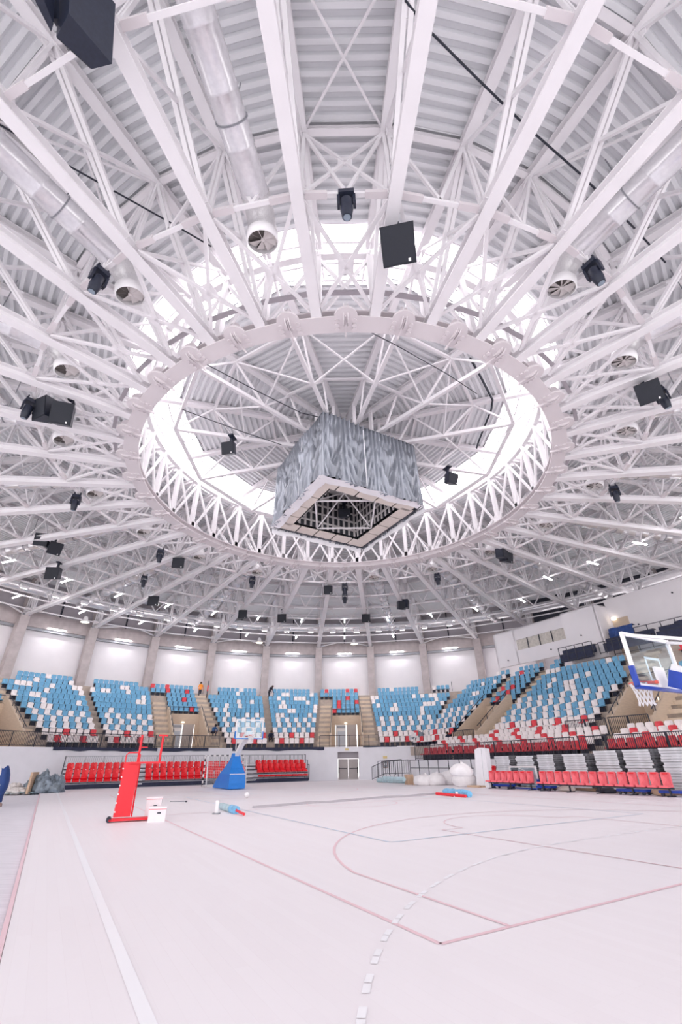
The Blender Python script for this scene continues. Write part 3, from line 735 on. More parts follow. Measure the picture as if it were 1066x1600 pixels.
# ---- guard rails
def rail(name, pts, label, hgt=1.0, posts=1.6, step=0.11, m='dark_steel', bal=True, group='guard rails', closed=True):
    """pts: foot points along the rail"""
    t = thing(name, pts[0], label, 'railing', group); o = pts[0]
    b = MB()
    for a, c in zip(pts, pts[1:]): b.beam(a - o + Vector((0, 0, hgt)), c - o + Vector((0, 0, hgt)), 0.045, 0.045, m)
    b.build('top_rail', t)
    b = MB()
    for a, c in zip(pts, pts[1:]): b.beam(a - o + Vector((0, 0, 0.1)), c - o + Vector((0, 0, 0.1)), 0.04, 0.04, m)
    b.build('bottom_rail', t)
    cum = [0]
    for a, c in zip(pts, pts[1:]): cum.append(cum[-1] + (c - a).length)
    def along(s):
        for i in range(len(pts) - 1):
            if s <= cum[i + 1] + 1e-6: return pts[i].lerp(pts[i + 1], (s - cum[i]) / max(1e-6, cum[i + 1] - cum[i]))
        return pts[-1]
    n = max(1, int(round(cum[-1] / posts)))
    pmesh = boxmesh('post', (0, 0, hgt / 2), (0.05, 0.05, hgt), m)
    for k in range(n + 1): link('post', pmesh, t, along(cum[-1] * k / n) - o)
    if bal:
        b = MB(); q = int(cum[-1] / step)
        for k in range(1, q): p = along(cum[-1] * k / q) - o; b.beam(p + Vector((0, 0, 0.1)), p + Vector((0, 0, hgt)), 0.022, 0.022, m)
        tag(b.build('baluster', t), kind='stuff')
    return t
def arcpts(r, a0, a1, z, n=8): return [pol(r, a0 + (a1 - a0) * k / n, z) for k in range(n + 1)]
ZR = 2.72
rail('guard_rail', arcpts(28.12, -76, -49, ZR), 'dark railing along the wall top at the far-left portal')
rail('guard_rail', arcpts(28.12, -48.8, -33.6, ZR), 'dark railing in front of the seats above the red bleacher end')
rail('guard_rail', arcpts(28.12, -33.4, -25.0, ZR), 'dark railing across the portal with the crouching man', step=0.13)
rail('guard_rail', arcpts(28.12, -5.4, 6.4, ZR), 'thin dark railing across the portal above the grey double door', bal=False, posts=0.9)
rail('guard_rail', [uw(15.0, 15.13, sz(0)), uw(11.2, 15.13, sz(0))], 'short dark railing at the bend of the side stand')
rail('guard_rail', [uw(10.9, 15.13, sz(0)), uw(0.2, 15.13, sz(0))], 'dark railing along the front of the side stand behind panel stacks')
rail('guard_rail', [uw(-0.1, 15.13, sz(0)), uw(-12.9, 15.13, sz(0))], 'dark railing along the side stand front near the close hoop')
rail('guard_rail', [uw(SP[0] - 1.2, sw(4) - 0.1, 2.58), uw(SP[0] + 1.2, sw(4) - 0.1, 2.58)], 'dark barred gate rail across the farther side portal')
rail('guard_rail', [uw(SP[1] - 1.2, sw(4) - 0.1, 2.58), uw(SP[1] + 1.2, sw(4) - 0.1, 2.58)], 'dark barred gate rail across the nearer side portal')
rail('guard_rail', [uw(SP[1] + 1.4, sw(4) - 0.1, 2.58), uw(SP[1] + 4.2, sw(4) - 0.1, 2.58)], 'dark railing before white seats beside the nearer side portal')
def hrail(pts, label, hgt=0.35, m='dark_steel'):
    t = thing('hand_rail', pts[0], label, 'railing', 'portal hand rails'); o = pts[0]
    b = MB(); b.tube([p - o + Vector((0, 0, hgt)) for p in pts], 0.03, m, 6); b.build('rail', t)
    pm_ = boxmesh('bracket', (0, 0, hgt / 2), (0.04, 0.04, hgt), m)
    for k in range(5): link('bracket', pm_, t, pts[0].lerp(pts[-1], (k + 0.5) / 5) - o)
for v, nm in zip(VOM, ('left-edge', 'left', 'central')):
    for sg in (-1, 1):
        hrail([loc(v, sg * PW, 28.9, 3.75) + C, loc(v, sg * PW, 33.2, 6.5) + C], f'dark hand rail on the {"left" if sg < 0 else "right"} cheek of the {nm} far portal')
    b = rail('guard_rail', [loc(v, -PW, 33.55, 5.85) + C, loc(v, PW, 33.55, 5.85) + C], f'thin dark railing above the {nm} far portal', 0.75, 1.2, bal=False)
for p_, nm in zip(SP, ('farther', 'nearer')):
    for sg in (-1, 1):
        hrail([uw(p_ + sg * PH, sw(4) + 0.3, 3.5), uw(p_ + sg * PH, sw(10) - 0.3, sz(10) + 0.75)], f'dark sloping hand rail on the {"far" if sg > 0 else "near"} cheek of the {nm} side portal')
    rail('guard_rail', [uw(p_ - PH, sw(10) + 0.15, sz(10)), uw(p_ + PH, sw(10) + 0.15, sz(10))], f'thin dark railing above the {nm} side portal', 0.8, 1.2, bal=False)
# navy cloth hung along the top of the low wall
def drape(a0, a1, label, d0=0.34):
    b = MB(); n = int(abs(a1 - a0) * 1.6) + 2
    def fn(s, t):
        a = a0 + (a1 - a0) * s; dz = d0 * (0.75 + 0.35 * noise.noise(Vector((a * 0.35, 1.7, 0))))
        p = pol(27.93 - 0.03 * sin(a * 9) * t, a, 2.74 - dz * t); return p
    b.grid(fn, n, 4, 'navy_cloth', False)
    def fn2(s, t):
        p = fn(s, 0); q = pol(28.2, a0 + (a1 - a0) * s, 2.75); return Vector(p).lerp(q, t)
    b.grid(fn2, n, 1, 'navy_cloth', False)
    tag(b.build('navy_drape'), label, 'cloth', 'navy cloths on the wall top')
drape(-53, -36.2, 'dark navy cloth hanging under the railing above the red bleacher')
drape(-35.5, -27, 'dark navy cloth hanging under the railing by the left portal')
drape(-22.5, -4.5, 'dark navy cloth hanging on the wall top behind the far hoop')
drape(3.2, 10, 'dark navy cloth on the wall top beside the grey door', 0.12)

# ---- press boxes and upper walkway of the side stand
pbx = struct('wall_side', 'white press box walls above the straight side stand')
def ubox(b, u0, u1, w0, w1, z0, z1, m): strip(b, u0, u1, w0, w1, z0, z1, m)
b = MB(); ubox(b, 8.0, 14.4, 29.2, 29.45, 12.4, 13.6, 'plaster'); ubox(b, 8.0, 14.4, 29.2, 29.45, 10.0, 11.35, 'plaster'); ubox(b, 14.2, 17.1, 29.2, 29.45, 10.0, 13.6, 'plaster'); ubox(b, 16.9, 17.1, 29.2, 33.5, 8.0, 13.6, 'plaster'); ubox(b, 8.0, 17.1, 29.2, 33.5, 13.5, 13.6, 'plaster'); b.build('box_wall', pbx)
b = MB(); ubox(b, 4.6, 8.1, 28.8, 29.2, 9.0, 13.6, 'plaster'); ubox(b, 4.5, 4.75, 28.8, 31.0, 9.0, 13.6, 'plaster'); ubox(b, 4.5, 8.1, 28.8, 33.0, 13.5, 13.6, 'plaster'); b.build('box_wall', pbx)
b = MB(); ubox(b, -14.5, 4.6, 30.6, 30.85, 8.7, 14.2, 'plaster'); b.build('back_wall', pbx)
b = MB(); ubox(b, 2.9, 4.3, 30.5, 30.62, 8.7, 12.3, 'stage_wood'); b.build('door_recess', pbx)
b = MB(); ubox(b, 3.9, 4.2, 30.3, 30.5, 12.2, 12.45, 'lamp_warm'); b.build('wall_lamp', pbx)
win = struct('window_2', 'band of four boarded press box windows')
for k in range(4):
    u0 = 14.15 - k * 1.46
    b = MB(); ubox(b, u0 - 1.42, u0, 29.26, 29.3, 11.36, 12.39, 'osb'); b.build('pane', win)
    b = MB(); ubox(b, u0 - 1.47, u0 - 1.4, 29.17, 29.3, 11.34, 12.41, 'dark_steel' if k < 3 else 'stage_wood'); b.build('mullion', win)
for k, (u_, z) in enumerate(((15.6, 10.6), (10.2, 10.7), (6.5, 11.2), (2.2, 11.4), (-1.2, 13.2))):
    b = MB(); p = uw(u_, 29.18 if k < 2 else 28.78 if k == 2 else 30.58, z); b.tube([p, p - W * 0.05], 0.07, 'black', 8)
    tag(b.build('wall_socket'), f'tiny dark round fitting on the white wall, {ORD[k + 1]} from the corner end', 'fitting', 'round fittings on the press box wall')
# sound desks and rails on the walkway
def desk(u0, u1, w0, z0, label):
    t = thing('commentary_desk', uw((u0 + u1) / 2, w0, z0), label, 'desk', 'commentary desks')
    o = Vector(t.location)
    for k in range(2):
        b = MB(); strip(b, u0, u1, w0 + 0.6 * k, w0 + 0.6 * k + 0.12, z0 + 0.45 * k, z0 + 0.45 * k + 0.65, 'navy_cloth'); strip(b, u0, u1, w0 + 0.6 * k, w0 + 0.6 * k + 0.42, z0 + 0.45 * k + 0.62, z0 + 0.45 * k + 0.68, 'dark_steel')
        b.v = [tuple(Vector(p) - o) for p in b.v]; b.build('counter', t)
desk(5.2, 8.4, 27.6, 9.0, 'dark navy commentary desk at the foot of the projecting press box')
desk(0.2, 4.2, 27.8, 9.2, 'dark navy commentary desk below the blue tarpaulin')
desk(-6.5, -0.2, 27.8, 9.2, 'long dark commentary desk at the right edge, beyond the near hoop')
rail('guard_rail', [uw(4.1, 29.0, 9.0), uw(-2.0, 29.0, 9.0), uw(-12, 29.0, 9.0)], 'dark open railing high up beside the blue tarpaulin', 1.85, 1.1, bal=False)
rail('guard_rail', [uw(8.3, 27.5, 9.0), uw(5.0, 27.5, 9.0)], 'dark open railing round the commentary desk under the press box', 1.25, 0.8, bal=False)
rail('guard_rail', [uw(4.4, 27.4, 9.0), uw(2.6, 27.4, 9.0)], 'dark open railing below the yellow tarpaulin', 0.95, 0.6, bal=False)
def tarp(name, u0, u1, w_, z0, z1, m, label, cat='tarpaulin'):
    b = MB()
    def fn(s, t): return uw(u0 + (u1 - u0) * s, w_ - 0.12 * sin(t * 3) + 0.1 * noise.noise(Vector((s * 5, t * 3, u0))), z0 + (z1 - z0) * t + 0.1 * noise.noise(Vector((s * 3, 4.2, u0))) * t)
    b.grid(fn, 14, 6, m, False)
    def fn2(s, t): p = fn(s, 1); return Vector((p.x, p.y, p.z - 0.05 * t)) + W * (0.5 * t)
    b.grid(fn2, 14, 2, m, False); tag(b.build(name), label, cat)
tarp('blue_tarpaulin', 4.0, 1.9, 28.95, 10.1, 11.2, 'blue_tarp', 'dark blue tarpaulin bundled over the high railing behind the near hoop')
tarp('yellow_tarpaulin', 4.0, 2.8, 28.75, 9.75, 10.15, 'yellow_tarp', 'crumpled yellow tarpaulin under the blue one on the high railing')
tarp('grey_tarpaulin', -1.2, -3.2, 28.95, 9.6, 10.6, 'navy_cloth', 'dark cloth bundle on the high railing at the right edge')
# little stair with a cloth-hung rail in the corner between the two stands
t = thing('corner_stair', uw(20.6, 24.0, 7.4), 'small dark steel stair with cloth-hung rail where the two stands meet', 'stair')
o = Vector(t.location); A = at(707, 1079, 8.9) - o; B_ = at(746, 1048, 11.3) - o
for dz in (0.0, 1.0):
    b = MB(); b.beam(A + Vector((0, 0, dz)), B_ + Vector((0, 0, dz)), 0.06, 0.06 if dz else 0.2, 'dark_steel'); b.build('stringer' if not dz else 'top_rail', t)
for k in range(6):
    p = A.lerp(B_, k / 5); b = MB(); b.beam(p, p + Vector((0, 0, 1.0)), 0.05, 0.05, 'dark_steel'); b.build('post', t)
b = MB(); b.grid(lambda s, q: A.lerp(B_, s) + Vector((0.05 * sin(s * 40), 0.05 * sin(s * 31), 0.15 + 0.75 * q)), 24, 3, 'plastic_heap', False); b.build('cloth_cover', t)

# ================================================================== SCORE BOARD
HS = 2.92; ZC0, ZC1 = 12.95, 16.9
RZC = ANG_U
cube = thing('scoreboard', (C.x - 0.05, C.y - 0.1, ZC0), 'hanging score board cube wrapped in pleated grey plastic sheeting', 'scoreboard', rz=RZC)
HC = ZC1 - ZC0
def cloth(side):
    b = MB(); NU, NV = 150, 60
    R = Matrix.Rotation(PI / 2 * side, 3, 'Z')
    knots = [0.0, 0.2, 0.52, 0.78, 1.0]
    def fn(s, t):                                # t runs down
        x = (s - 0.5) * 2 * HS
        i = max(k for k in range(4) if s >= knots[k] - 1e-9) if s < 1 else 3
        l = (s - knots[i]) / (knots[i + 1] - knots[i]); sag = 4 * l * (1 - l)
        nz = noise.noise(Vector((s * 4, side * 3.3, t * 1.3)))
        ph = (5.5 + 1.5 * (i % 2)) * t ** 0.8 * (1 - 0.55 * sag) + 0.45 * nz
        d = 0.13 * (sin(2 * PI * ph) + 0.35 * sin(4 * PI * ph + 1.0)) * sag ** 1.3 * min(1, t * 3)
        d += 0.10 * sin(2 * PI * (s * 23 + 0.9 * noise.noise(Vector((s * 3, side * 5, t * 0.5))))) * (1 - 0.75 * sag * min(1, t * 2))
        d += 0.14 * noise.noise(Vector((s * 3.0, t * 0.8, side * 3.1))) + 0.10 * sag * t
        edge = min(1, min(s, 1 - s) / 0.03); d *= edge
        z = HC * (1 - t) + 0.05 * sin(s * 17) * t * t * 0.6 - 0.06 * sag * t
        return R @ Vector((x * (1 + 0.03 * t), -HS * (1 + 0.03 * t) - d, z))
    b.grid(fn, NU, NV, 'wrap'); return b
for sd in range(4): cloth(sd).build('plastic_sheet', cube)
b = MB(); b.grid(lambda s, t: ((s - 0.5) * 2 * HS, (t - 0.5) * 2 * HS, HC + 0.12 * noise.noise(Vector((s * 4, t * 4, 0)))), 12, 12, 'wrap'); b.build('plastic_top', cube)
for sd, off in ((0, -0.55), (3, 0.7)):
    R = Matrix.Rotation(PI / 2 * sd, 3, 'Z'); b = MB(); b.beam(R @ Vector((off, -HS * 1.03 - 0.1, 0.1)), R @ Vector((off, -HS - 0.08, HC - 0.3)), 0.035, 0.03, 'wrap_white'); b.build('tape_seam', cube)
# underside: outer skirt, ring of tan ceiling panels, open middle with lattice and cross bars
pm_ = 0.74
panel = boxmesh('soffit_panel', (0, 0, 0), (1.05, pm_, 0.05), 'tan_panel')
for sd in range(4):
    R = Matrix.Rotation(PI / 2 * sd, 3, 'Z')
    for k in range(5 if sd % 2 == 0 else 4):
        x = -HS + 0.56 + 1.135 * k + (0 if sd % 2 == 0 else 0.0)
        y = -HS + 0.42
        if sd % 2: x += 0.56
        p = R @ Vector((x if abs(x) < HS else 0, y, 0.03)); link('soffit_panel', panel, cube, p, PI / 2 * sd)
    if sd in (1, 2):
        b = MB(); b.beam(R @ Vector((-HS, -HS + 0.02, 0.0)), R @ Vector((HS, -HS + 0.02, 0.0)), 0.05, 0.07, 'dark_steel'); b.build('edge_trim', cube)
    else:
        b = MB(); b.grid(lambda s, t: R @ Vector(((s - 0.5) * 2 * (HS + 0.1), -HS * 1.03 - 0.1 + 0.62 * t * (0.8 + 0.3 * noise.noise(Vector((s * 5, sd, 0)))), -0.02 - 0.05 * sin(s * 19 + sd) * (1 - t))), 40, 3, 'wrap_white'); b.build('folded_sheet', cube)
    b = MB(); b.grid(lambda s, t: R @ Vector(((s - 0.5) * 2 * (HS + 0.04), -HS * 1.03 - 0.1 - 0.05 * sin(s * 23) * t, 0.15 - 0.42 * t + 0.05 * sin(s * 11))), 40, 3, 'wrap_white')
    if sd in (1, 2): b.build('hem', cube)
    # inner wall: dark field with light lattice bars
    b = MB(); i0 = 1.95; b.quad(R @ Vector((-i0, -i0 - 0.05, 0.1)), R @ Vector((i0, -i0 - 0.05, 0.1)), R @ Vector((i0, -i0 - 0.05, 2.6)), R @ Vector((-i0, -i0 - 0.05, 2.6)), 'lattice_dark'); b.build('inner_field', cube)
    vb = MB(); hb_ = MB()
    vb.beam((0, -i0, 0.1), (0, -i0, 2.6), 0.12, 0.05, 'lattice_light'); hb_.beam((-i0, -i0 + 0.03, 0), (i0, -i0 + 0.03, 0), 0.06, 0.1, 'lattice_light')
    vm, hm = vb.mesh('lattice_bar'), hb_.mesh('lattice_bar')
    for k in range(11): link('lattice_bar', vm, cube, R @ Vector((-1.8 + 0.36 * k, 0, 0)), PI / 2 * sd)
    for k in range(4): link('lattice_bar', hm, cube, (0, 0, 0.45 + 0.55 * k), PI / 2 * sd)
b = MB(); b.quad((-2, -2, 2.65), (2, -2, 2.65), (2, 2, 2.65), (-2, 2, 2.65), 'lattice_light'); b.build('inner_ceiling', cube)
q = [(-2.1, -0.6), (0.6, -2.1), (2.1, 0.6), (-0.6, 2.1)]
for k in range(4):
    b = MB(); b.beam((*q[k], 0.12), (*q[(k + 1) % 4], 0.12), 0.07, 0.07, 'white_steel'); b.build('cross_bar', cube)
    b = MB(); b.beam((*q[k], 0.14), (0.25 * q[(k + 2) % 4][0], 0.25 * q[(k + 2) % 4][1], 1.9), 0.06, 0.06, 'white_steel'); b.build('cross_bar', cube)
for sx in (-1.9, 1.9):
    for sy in (-1.9, 1.9): b = MB(); b.tube([(sx, sy, HC), (sx * 0.6, sy * 0.6, 19.3 - ZC0)], 0.025, 'grey_steel', 6); b.build('hanging_cable', cube)

# ================================================================== HUNG GEAR
def cab(b, wd, hh, dp, front=0.0):          # wedge loudspeaker: grille on -Y, sides taper to the back, bottom sloping
    f, k = wd / 2, wd * 0.33
    v = [(-f, -dp / 2, -hh / 2), (f, -dp / 2, -hh / 2), (f, -dp / 2, hh / 2), (-f, -dp / 2, hh / 2), (-k, dp / 2, -hh * 0.36), (k, dp / 2, -hh * 0.36), (k, dp / 2, hh * 0.5), (-k, dp / 2, hh * 0.5)]
    b.add(v, [(4, 7, 6, 5), (0, 4, 5, 1), (1, 5, 6, 2), (2, 6, 7, 3), (3, 7, 4, 0)], 'black'); b.add(v[:4], [(0, 1, 2, 3)], 'black_grille')
def cabinet(p, rz, tilt, wd, hh, dp, label, hang=0.5, twin=None, group='black loudspeakers'):
    t = thing('loudspeaker', p, label, 'loudspeaker', group, rz)
    Mx = Matrix.Rotation(tilt, 4, 'X')
    def part(nm, fill, T):
        b = MB(); fill(b); b.v = [tuple(T @ Vector(q)) for q in b.v]; return b.build(nm, t)
    part('cabinet', lambda b: cab(b, wd, hh, dp), Mx)
    part('grille', lambda b: b.box((0, -dp / 2 - 0.012, 0), (wd * 0.94, 0.02, hh * 0.92), 'black_grille'), Mx)
    part('badge', lambda b: b.box((wd * 0.3, -dp / 2 - 0.026, -hh * 0.4), (wd * 0.07, 0.012, wd * 0.09), 'white_paint'), Mx)
    if twin:
        T2 = Matrix.Translation(twin[0]) @ Matrix.Rotation(twin[1], 4, 'Z') @ Matrix.Rotation(twin[2], 4, 'X')
        part('cabinet', lambda b: cab(b, wd, hh, dp), T2); part('grille', lambda b: b.box((0, -dp / 2 - 0.012, 0), (wd * 0.94, 0.02, hh * 0.92), 'black_grille'), T2)
        b = MB(); b.beam(Vector((0, dp * 0.35, 0.05)), Vector(twin[0]) + Vector((0, dp * 0.3, 0.05)), 0.3, 0.4, 'black'); b.build('coupling', t)
    b = MB(); b.box((0, dp * 0.2, hh / 2 + hang / 2), (0.12, 0.14, hang), 'black'); b.box((0, dp * 0.2, hh / 2 + 0.03), (wd * 0.5, dp * 0.4, 0.06), 'black'); b.box((0, dp * 0.2, hh / 2 + hang), (0.24, 0.5, 0.08), 'black'); b.build('bracket', t)
    return t
SP_ = [  # pixel, height, width, height, depth, tilt, turn from facing the camera, label, twin
    (622, 385, 14.0, 0.92, 1.0, 0.7, 0.95, 0.05, 'black loudspeaker overhead just outside the near ring edge', None),
    (359, 702, 14.5, 0.62, 0.62, 0.5, 0.35, -0.5, 'grey-lit loudspeaker hung inside the ring beside the skylight, left of the cube', None),
    (704, 749, 14.5, 0.62, 0.6, 0.5, 0.3, 0.75, 'grey-lit loudspeaker hung inside the ring, right of the wrapped cube', None),
    (1013, 614, 14.0, 0.85, 0.85, 0.6, 0.55, 0.15, 'black loudspeaker under the trusses near the right edge of the roof', None),
    (85, 897, 13.8, 0.95, 0.9, 0.8, 0.2, -0.5, 'black loudspeaker below the curved pair on the left trusses', None),
    (280, 881, 14.1, 0.85, 0.75, 0.6, 0.15, -0.3, 'black loudspeaker under the far-left curve of the ring', None),
    (241, 940, 14.1, 0.95, 0.85, 0.6, 0.1, -0.35, 'black loudspeaker on the trusses above the wall panels, far left', None),
    (513, 923, 14.1, 0.72, 0.72, 0.6, 0.05, 0.0, 'black loudspeaker under the far edge of the ring, below the cube', None),
    (441, 967, 14.1, 0.9, 0.85, 0.6, 0.05, -0.15, 'black loudspeaker over the far stand, between two others in a row', None),
    (572, 967, 14.1, 0.86, 0.85, 0.6, 0.05, 0.05, 'black loudspeaker over the far stand, right of the row centre', None),
    (380, 961, 14.1, 0.86, 0.85, 0.6, 0.05, -0.2, 'black loudspeaker over the far stand, leftmost of the short row', None),
    (538, 803, 14.0, 0.7, 0.5, 0.55, 0.2, 0.0, 'small black loudspeaker inside the open bottom of the cube', None),
    (100, 650, 14.0, 0.8, 0.95, 0.75, 0.35, -0.35, 'twin black loudspeakers splayed apart on the left trusses', ((-0.75, 0.35, 0.35), -0.75, 0.25)),
    (84, 857, 14.3, 0.85, 0.85, 0.7, 0.3, 0.25, 'curved pair of black loudspeakers on the left trusses, seen from behind', ((-0.7, 0.3, 0.45), -0.6, 0.2)),
    (626, 947, 14.1, 0.72, 0.8, 0.6, 0.1, 0.5, 'pair of black loudspeakers over the far stand, right of the others', ((0.6, 0.15, 0.3), 0.9, 0.1)),
    (790, 872, 14.2, 0.85, 0.75, 0.65, 0.2, 0.9, 'pair of black loudspeakers under the right far curve of the ring', ((-0.6, -0.2, 0.1), 0.3, 0.1)),
]
for x, y, z, wd, hh, dp, tl_, turn, lb, tw in SP_:
    p = at(x, y, z); cabinet(p, face_cam(p) + turn, tl_, wd, hh, dp, lb, 0.5, tw)
# the big pair close overhead
t = thing('loudspeaker', at(120, 60, 13.4), 'large dark blue-black loudspeaker pair close overhead at the top edge', 'loudspeaker', 'black loudspeakers'); o = Vector(t.location)
UPV = Vector((0.11, -0.6, 0.96))
def slab_cab(q, nm='cabinet'):
    n = len(q); b = MB(); vs = [p_ - o for p_ in q] + [p_ - o + UPV for p_ in q]
    b.add(vs, [tuple(range(n))[::-1], tuple(range(n, 2 * n))] + [(i, (i + 1) % n, (i + 1) % n + n, i + n) for i in range(n)], 'black'); return b.build(nm, t)
qa, qb, qc = at(88, 58, 13.4), at(143, 108, 13.4), at(175, 100, 13.4)
qd = qa + (qc - qb) * 0.8 + Vector((0.05, -0.25, 0))
slab_cab([qa, qb, qc, qd])
nrm = (qb - qa).cross(UPV).normalized()
b = MB(); m0 = [qa.lerp(qb, 0.03), qa.lerp(qb, 0.97)]; off = nrm * 0.012
b.add([m0[0] - o + off, m0[1] - o + off, m0[1] - o + off + UPV, m0[0] - o + off + UPV, m0[0] - o - off, m0[1] - o - off, m0[1] - o - off + UPV, m0[0] - o - off + UPV], [(0, 1, 2, 3), (7, 6, 5, 4), (0, 4, 5, 1), (1, 5, 6, 2), (2, 6, 7, 3), (3, 7, 4, 0)], 'black_grille'); b.build('grille', t)
b = MB(); c_ = at(115, 11, 13.98); b.box(c_ - o + nrm * 0.0, (0.05, 0.05, 0.06), 'white_paint', PI / 4); b.build('badge', t)
for fx, fy in ((0.1, 0.08), (0.9, 0.08), (0.1, 0.75), (0.9, 0.75)):
    b = MB(); b.blob(qb.lerp(qc, fx) - o + UPV * fy, (0.012, 0.012, 0.012), 'zinc', 1, 0, n=6, flat=False); b.build('screw', t)
e0, e1 = at(56, 4, 13.4), at(80, 50, 13.4)
slab_cab([e0, e1, e1 + Vector((0.1, -0.1, 0)), e1 + Vector((0.1, -0.55, 0)), e0 + Vector((0.05, -0.35, 0))])
b = MB(); b.beam(at(84, 50, 13.55) - o + Vector((0.1, -0.1, 0.1)), at(84, 50, 13.55) - o + Vector((0.12, -0.5, 0.85)), 0.14, 0.14, 'black'); b.build('coupling', t)
b = MB(); b.beam(qd - o + UPV * 0.9, qd - o + UPV * 0.9 + Vector((0, 0, 0.75)), 0.12, 0.12, 'black'); b.build('bracket', t)

def moving_head(p, rz, lean, label):
    t = thing('moving_light', p, label, 'stage light', 'moving stage lights', rz)
    b = MB(); b.box((0, 0, 0.4), (0.42, 0.34, 0.16), 'black'); b.build('base', t)
    for s in (-1, 1):
        b = MB(); b.prism([(-0.1, 0.35), (0.1, 0.35), (0.08, -0.08), (-0.08, -0.08)], (0, 1, 0), (0, 0, 1), (s * 0.21 - 0.035, 0, 0), (0.07, 0, 0), 'black'); b.build('yoke_arm', t)
    Mx = Matrix.Rotation(lean, 3, 'X')
    b = MB(); b.tube([Mx @ Vector(q) for q in ((0, 0, 0.2), (0, 0, 0.14), (0, 0, -0.2), (0, 0, -0.36), (0, 0, -0.42))], [0.1, 0.16, 0.17, 0.14, 0.13], 'black', 14); h = b.build('lamp_head', t)
    b = MB(); b.tube([Mx @ Vector((0, 0, -0.425)), Mx @ Vector((0, 0, -0.435))], 0.1, 'glass_lens', 14); b.build('lens', h)
    for s in (-1, 1):
        b = MB(); b.tube([(s * 0.15, 0.0, 0.46), (s * 0.15, 0.0, 0.6)], 0.02, 'black', 6); b.box((s * 0.15, 0, 0.6), (0.05, 0.16, 0.12), 'black'); b.build('clamp', t)
MH = [(0, 'directly overhead beside the near ring edge'), (-30, 'beside the left silver duct outlet near the camera'), (30, 'beside the right silver duct outlet near the camera'), (-60, 'left of the splayed twin loudspeakers'), (60, 'beside the loudspeaker at the right edge'), (-90, 'above the curved pair of loudspeakers'), (90, 'on the right trusses by the ring'), (-120, 'left of the loudspeaker under the far-left ring curve'), (150, 'under the right far part of the ring'), (180, 'under the far ring edge beside a loudspeaker'), (-150, 'under the left far part of the ring')]
for az, tx in MH:
    p = pol(15.1, 180 - az, 14.18); moving_head(p, face_cam(p) + 0.3 * sin(az), 0.25, f'black moving stage light {tx}')
p = pol(17.9, 0, 14.3); moving_head(p, 0, 0.3, 'small black moving light farther back on the middle axis')
p = pol(20.6, -52, 14.25); moving_head(p, 0.4, 0.3, 'small black moving light between two loudspeakers on the far left')

# ---- air ducts
def duct(az, label, r1=35.8):
    t = thing('air_duct', pol(14.0, 180 - az, 15.38), label, 'air duct', 'silver air ducts', rz=-rad(180 - az))
    L = r1 - 14.0; zd = 0.25
    b = MB(); pts = []; rs = []
    n = int(L / 1.2)
    for k in range(n + 1):
        y = 0.95 + (L - 0.95) * k / n
        pts += [(0, y, zd), (0, y + 0.03, zd), (0, y + 0.07, zd)] if k < n else [(0, y, zd)]
        rs += [0.40, 0.425, 0.40] if k < n else [0.40]
    b.tube(pts, rs, 'zinc', 18); b.build('pipe', t)
    for k in (1, 4, 8, 12):
        if k < n:
            b = MB(); y = 0.95 + (L - 0.95) * (k + 0.5) / n; b.tube([(0, y - 0.02, zd), (0, y + 0.02, zd)], 0.43, 'grey_steel', 18); b.tube([(0, y, zd + 0.4), (0, y, 2.6)], 0.02, 'grey_steel', 5); b.build('hanger', t)
    b = MB(); pts = []; rs = []
    for k in range(25):
        f = k / 24; a = f * PI * 0.42; y = 0.95 - 0.8 * sin(a); z = zd - 0.8 * (1 - cos(a)); 
        if f > 0.999: pass
        pts.append((0, y, z)); rs.append(0.41 + 0.014 * (k % 2))
    b.tube(pts, rs, 'flex_duct', 18); b.build('elbow', t)
    d = (Vector(pts[-1]) - Vector(pts[-2])).normalized(); e = Vector(pts[-1])
    b = MB(); b.tube([e, e + d * 0.05, e + d * 0.32, e + d * 0.34], [0.41, 0.46, 0.46, 0.42], 'white_paint', 22, cap=False); nz = b.build('nozzle', t)
    x = Vector((1, 0, 0)); yv = d.cross(x).normalized(); c0 = e + d * 0.25
    b = MB(); b.tube([c0 - d * 0.14, c0 - d * 0.12], 0.44, 'vane_dark', 20); b.build('throat', nz)
    for k in range(8):
        a = 2 * PI * k / 8; a2 = a + 2 * PI / 8 * (0.97 if k < 5 else 0.3); vs = [c0, c0 + (x * cos(a) + yv * sin(a)) * 0.43, c0 + (x * cos((a + a2) / 2) + yv * sin((a + a2) / 2)) * 0.43 - d * 0.05, c0 + (x * cos(a2) + yv * sin(a2)) * 0.43 - d * 0.1]
        b = MB(); b.add(vs, [(0, 1, 2, 3)], 'vane'); b.build('swirl_vane', nz)
    b = MB(); b.tube([c0 - d * 0.02, c0 + d * 0.03], 0.06, 'vane', 10); b.build('hub', nz)
DL = {-10: 'nearest silver air duct overhead, its round outlet above the ring', -30: 'silver air duct on the left close overhead, with bent outlet', 30: 'silver air duct on the right close overhead, with bent outlet', -50: 'silver air duct ending above the splayed twin loudspeakers', 50: 'silver air duct above the right-edge loudspeaker', -70: 'silver air duct ending below the splayed twin loudspeakers', 70: 'silver air duct ending below the right-edge loudspeaker',
      -90: 'silver air duct on the left, level with the ring middle', 90: 'silver air duct on the right, level with the ring middle', -110: 'silver air duct left of the far ring curve', 110: 'silver air duct right of the far ring curve', -130: 'silver air duct behind the far-left ring curve', 130: 'silver air duct behind the far-right ring curve',
      -150: 'silver air duct beyond the far ring, left of the cube', 150: 'silver air duct beyond the far ring, right of the cube', 170: 'silver air duct straight beyond the far ring, by the middle'}
for az, lb in DL.items(): duct(az, lb, 35.0 if abs(az) > 60 else 30)
t = thing('ring_duct', (C.x, C.y, 16.3), 'long silver air duct curving along the outer wall under the roof', 'air duct')
